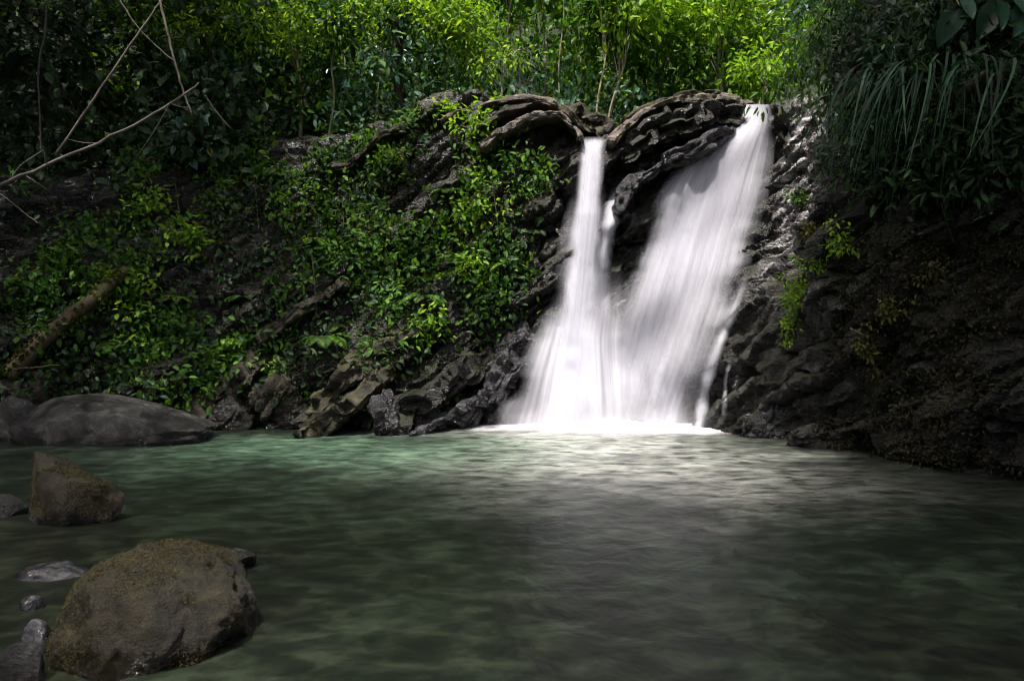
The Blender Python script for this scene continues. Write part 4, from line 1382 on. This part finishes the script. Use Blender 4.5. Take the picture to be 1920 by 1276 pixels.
cover('curtain_leaves', 'dark curtain of leaves over the upper right cliff', [(1590, 1920, -60, 330), (1480, 1600, 60, 215)], 9000, 0.11, 'deep', 104, thr=-0.3, lift=0.14, aspect=0.35)
for lab, pts, sd in [
    ('sunlit leafy bough reaching in at the top, furthest left of the bright sprays', [at(470, -70, 12.3), at(430, -10, 12.2), at(385, 35, 12.1), at(340, 55, 12.0)], 631),
    ('sunlit leafy bough above the dark left slope, second from the dark trunk', [at(600, -60, 12.4), at(560, 0, 12.3), at(515, 40, 12.2), at(475, 60, 12.1)], 632),
    ('sunlit leafy bough drooping beside the dark trunked tree', [at(720, -70, 12.6), at(680, -10, 12.5), at(640, 35, 12.4), at(600, 60, 12.3)], 633),
    ('bright lime bough hanging diagonally left of the pinkish lip rock', [at(800, -50, 12.2), at(850, 10, 12.1), at(900, 60, 12.0), at(950, 110, 11.9)], 634),
    ('bright lime bough crossing in front of the dark trunked tree', [at(700, -60, 12.8), at(760, 0, 12.7), at(820, 40, 12.6), at(870, 90, 12.5)], 635)]:
    bough(lab, pts, 750, 'lime', sd, leaf=.11, aspect=.42, bark='bark_dark', spread=.2, r=.018, name='leafy_bough', droop=.35)
V_ = [
    ('bright vine on the upper ledge edge of the right cliff', 1560, 440, 35, 40, 240, 'lime', .06),
    ('bright yellow green vine trailing down the rock beside the broad fall', 1510, 520, 36, 60, 320, 'lime', .06),
    ('lowest tail of the yellow green vine beside the broad fall', 1488, 610, 18, 40, 160, 'lime', .06),
    ('mossy fringe on the upper part of the rock beside the broad fall', 1545, 490, 26, 34, 260, 'lime', .05),
    ('green moss cushion above the yellow green vine beside the broad fall', 1528, 425, 22, 20, 160, 'olive', .05),
    ('short bright fringe under the yellow green vine beside the broad fall', 1500, 565, 22, 34, 220, 'lime', .05),
    ('moss streak running down right of the dangling moss strand', 1650, 690, 18, 46, 200, 'olive', .05),
    ('moss patch on the dark right cliff below the largest tuft', 1740, 520, 40, 36, 260, 'olive', .05),
    ('dark patch of leaves on the wet bright rock by the fall', 1500, 368, 30, 18, 160, 'green', .06),
    ('yellow green moss tuft on the dark right cliff, highest', 1680, 570, 30, 26, 140, 'olive', .06),
    ('dangling moss strand in the middle of the right cliff', 1620, 640, 16, 50, 160, 'olive', .06),
    ('small green tuft left of the dangling moss strand', 1588, 595, 14, 24, 80, 'olive', .06),
]
for k, (lab, px, py, rx, ry, n, m_, sz) in enumerate(V_):
    bush('cliff_plant', lab, 'cliff plant', px, py, rx, ry, n, m_, 700 + k, sz, .5, 'plants clinging to the right cliff', fwd=.06)

# ------------------------------------------------------------------ branches, roots and the log at the left
def branch(label, pts, r0, r1, bark, seed, name='bare_branch', twigs=0, cat='branch', wob=.05):
    rng = np.random.RandomState(seed)
    base = Vector(pts[0])
    root = thing(name, label, cat, base)
    path = smooth_path([Vector(p) - base for p in pts], 26)
    path += rng.normal(size=path.shape) * min(r0 * .25, .006)
    v, fcs = tube_mesh(path, np.linspace(r0, r1, 26), 8, wob, seed)
    link('limb', v, fcs, M[bark], root)
    for q in range(twigs):
        a = path[rng.randint(6, 25)]
        e = a + np.array([rng.normal() * .35, rng.normal() * .15, rng.normal() * .3])
        v, fcs = tube_mesh(smooth_path([a, (a + e) / 2 + rng.normal(size=3) * .04, e], 7), np.linspace(r1 * .8, r1 * .25, 7), 5)
        link('twig', v, fcs, M[bark], root)
    return root
branch('long pale bare branch slanting up from the left edge', [at(-60, 372, 7.6), at(0, 346, 7.6), at(110, 300, 7.7), at(230, 245, 7.9), at(320, 195, 8.1), at(372, 155, 8.3)], .026, .010, 'bark_root', 801, twigs=5)
branch('thin straight vine crossing behind the long pale branch', [at(104, 290, 8.0), at(170, 195, 8.1), at(240, 90, 8.2), at(300, 5, 8.3), at(340, -60, 8.3)], .014, .010, 'bark_root', 802, name='hanging_vine', cat='vine')
branch('pale vine hanging from the top down to the broad leaved climber', [at(290, -60, 8.3), at(302, 10, 8.3), at(322, 90, 8.4), at(340, 160, 8.5), at(360, 215, 8.6)], .016, .010, 'bark_pale', 803, name='hanging_vine', cat='vine')
branch('thin vine slanting from the top to the pale hanging vine', [at(205, -40, 8.2), at(230, 10, 8.2), at(270, 65, 8.3), at(325, 115, 8.4)], .011, .008, 'bark_root', 804, name='hanging_vine', cat='vine')
branch('short bare twig dropping below the long pale branch at the edge', [at(-30, 345, 7.4), at(10, 370, 7.4), at(40, 395, 7.5), at(72, 418, 7.5)], .010, .004, 'bark_root', 805)
branch('short bare twig under the middle of the long pale branch', [at(45, 328, 7.7), at(65, 340, 7.7), at(95, 360, 7.75)], .009, .004, 'bark_root', 806)
branch('faint upright vine in the dark upper left', [at(90, -60, 9), at(84, 60, 9), at(72, 140, 9), at(78, 290, 9)], .014, .010, 'bark_dark', 807, name='hanging_vine', cat='vine')
branch('thin bare twig right of the pale hanging vine', [at(385, 180, 9), at(410, 215, 9), at(432, 240, 9)], .010, .006, 'bark_root', 808)
lp = [at(15, 705, 8.9), at(70, 650, 9.1), at(130, 595, 9.4), at(200, 540, 9.8), at(240, 505, 10.1)]
lg = branch('mossy yellow brown log leaning up the left bank', lp, .125, .07, 'log', 809, name='fallen_log', cat='log', wob=.12)
moss_on(lg.children[0], 6500, .026, 19, -.2, 'olive', thr=-.2)
branch('thin twig lying level at the mossy log foot', [at(28, 692, 8.7), at(70, 688, 8.7), at(112, 684, 8.7)], .015, .008, 'log', 810)

for k, (px, y0, y1, lab) in enumerate([(930, 345, 440, 'reddish brown stem hanging amid the lime creepers by the narrow fall'), (335, 345, 430, 'thin brown stem hanging from the broad leaved climber'), (640, 280, 420, 'thin root dangling down the upper middle bank'), (860, 300, 470, 'thin root dangling left of the trailing vine'), (480, 310, 430, 'thin root dangling on the shaded upper bank'), (590, 470, 600, 'thin root dangling over the mossy ledge in the middle of the bank')]):
    branch(lab, [on(px - 6, y0, .2), on(px, (y0 + y1) / 2, .2), on(px + 5, y1, .18)], .008, .004, 'bark_dark', 830 + k, name='hanging_root', cat='root')

# ------------------------------------------------------------------ unseen leaf layers, added overhead to shade parts of the gorge
def shade_canopy(name, label, regions, seed):
    """regions: x0, x1, y0, y1, z0, z1, leaf area per ground area, leaves per clump"""
    rng = np.random.RandomState(seed)
    P_ = []
    for x0, x1, y0, y1, z0, z1, lai, cl in regions:
        for _ in range(int(lai * (x1 - x0) * (y1 - y0) / 0.042 / cl)):
            c = np.array([rng.uniform(x0, x1), rng.uniform(y0, y1), rng.uniform(z0, z1)])
            if z0 > 30 and -9.8 < c[0] < -7.0 and -11.0 < c[1] < -8.6 and rng.uniform() < .62:
                continue                               # thinned so sun reaches the near boulder
            for q in range(cl):
                P_.append(c + rng.normal(size=3) * np.array([.4, .4, .25]))
    P_ = np.array(P_)
    m = len(P_)
    ax = rng.normal(size=(m, 3)); ax[:, 2] *= .4; ax[:, 2] -= .2
    up = rng.normal(size=(m, 3)) * .35; up[:, 2] += 1
    L = .36 * rng.uniform(.6, 1.3, m)
    o = leaf_obj(name, P_, unit(ax), unit(up), L, L * .55, M['shade_canopy'], None, None, rng)
    return tag(o, label, kind='stuff')
shade_canopy('shade_leaves', 'unseen leaf layers added to shade the gorge', [
    (-15, 2, -15.5, -6.2, 34, 38, 2.6, 1),     # loose leaves set high up to shade the near pool
    (-4, 4, -15.5, -5.8, 34, 38, 2.0, 1),
    (-15, 2, -6.2, -4.9, 34, 38, 0.9, 1),
    (2.0, 13, -2.0, 6.4, 9.5, 12, 4.2, 4),   # over the right cliff
    (-17, -6.3, -2.0, 4.4, 9.8, 12.5, 3.6, 12),
    (-22, -6.5, 15, 24, 14.5, 17, 2.5, 10),
    (0.8, 2.0, -3, 3.0, 9.8, 12, 3.0, 4),
    (-17, -4.9, 6.2, 8.6, 9.8, 12.5, 3.6, 12),
    (-17, -5.4, 8.6, 15, 9.8, 12.5, 3.6, 12),
    (-5.7, -3.6, 8.6, 12, 10.5, 12.5, 0.7, 12),
    (1.0, 12, -9, -2, 10, 13, 3.0, 4),
    (1.2, 2.2, 4.3, 6.0, 9.5, 12, 3.0, 4),
    (-17, -8.2, 4.4, 6.2, 9.8, 12.5, 3.6, 12),
    (-8.2, -5.4, 4.4, 6.2, 9.8, 12.5, 0.7, 10), # over the left slope
    (-4.9, -1.2, 5.0, 9.6, 9.5, 11.5, 0.42, 16),  # thin over the bank: dapples
], 901)
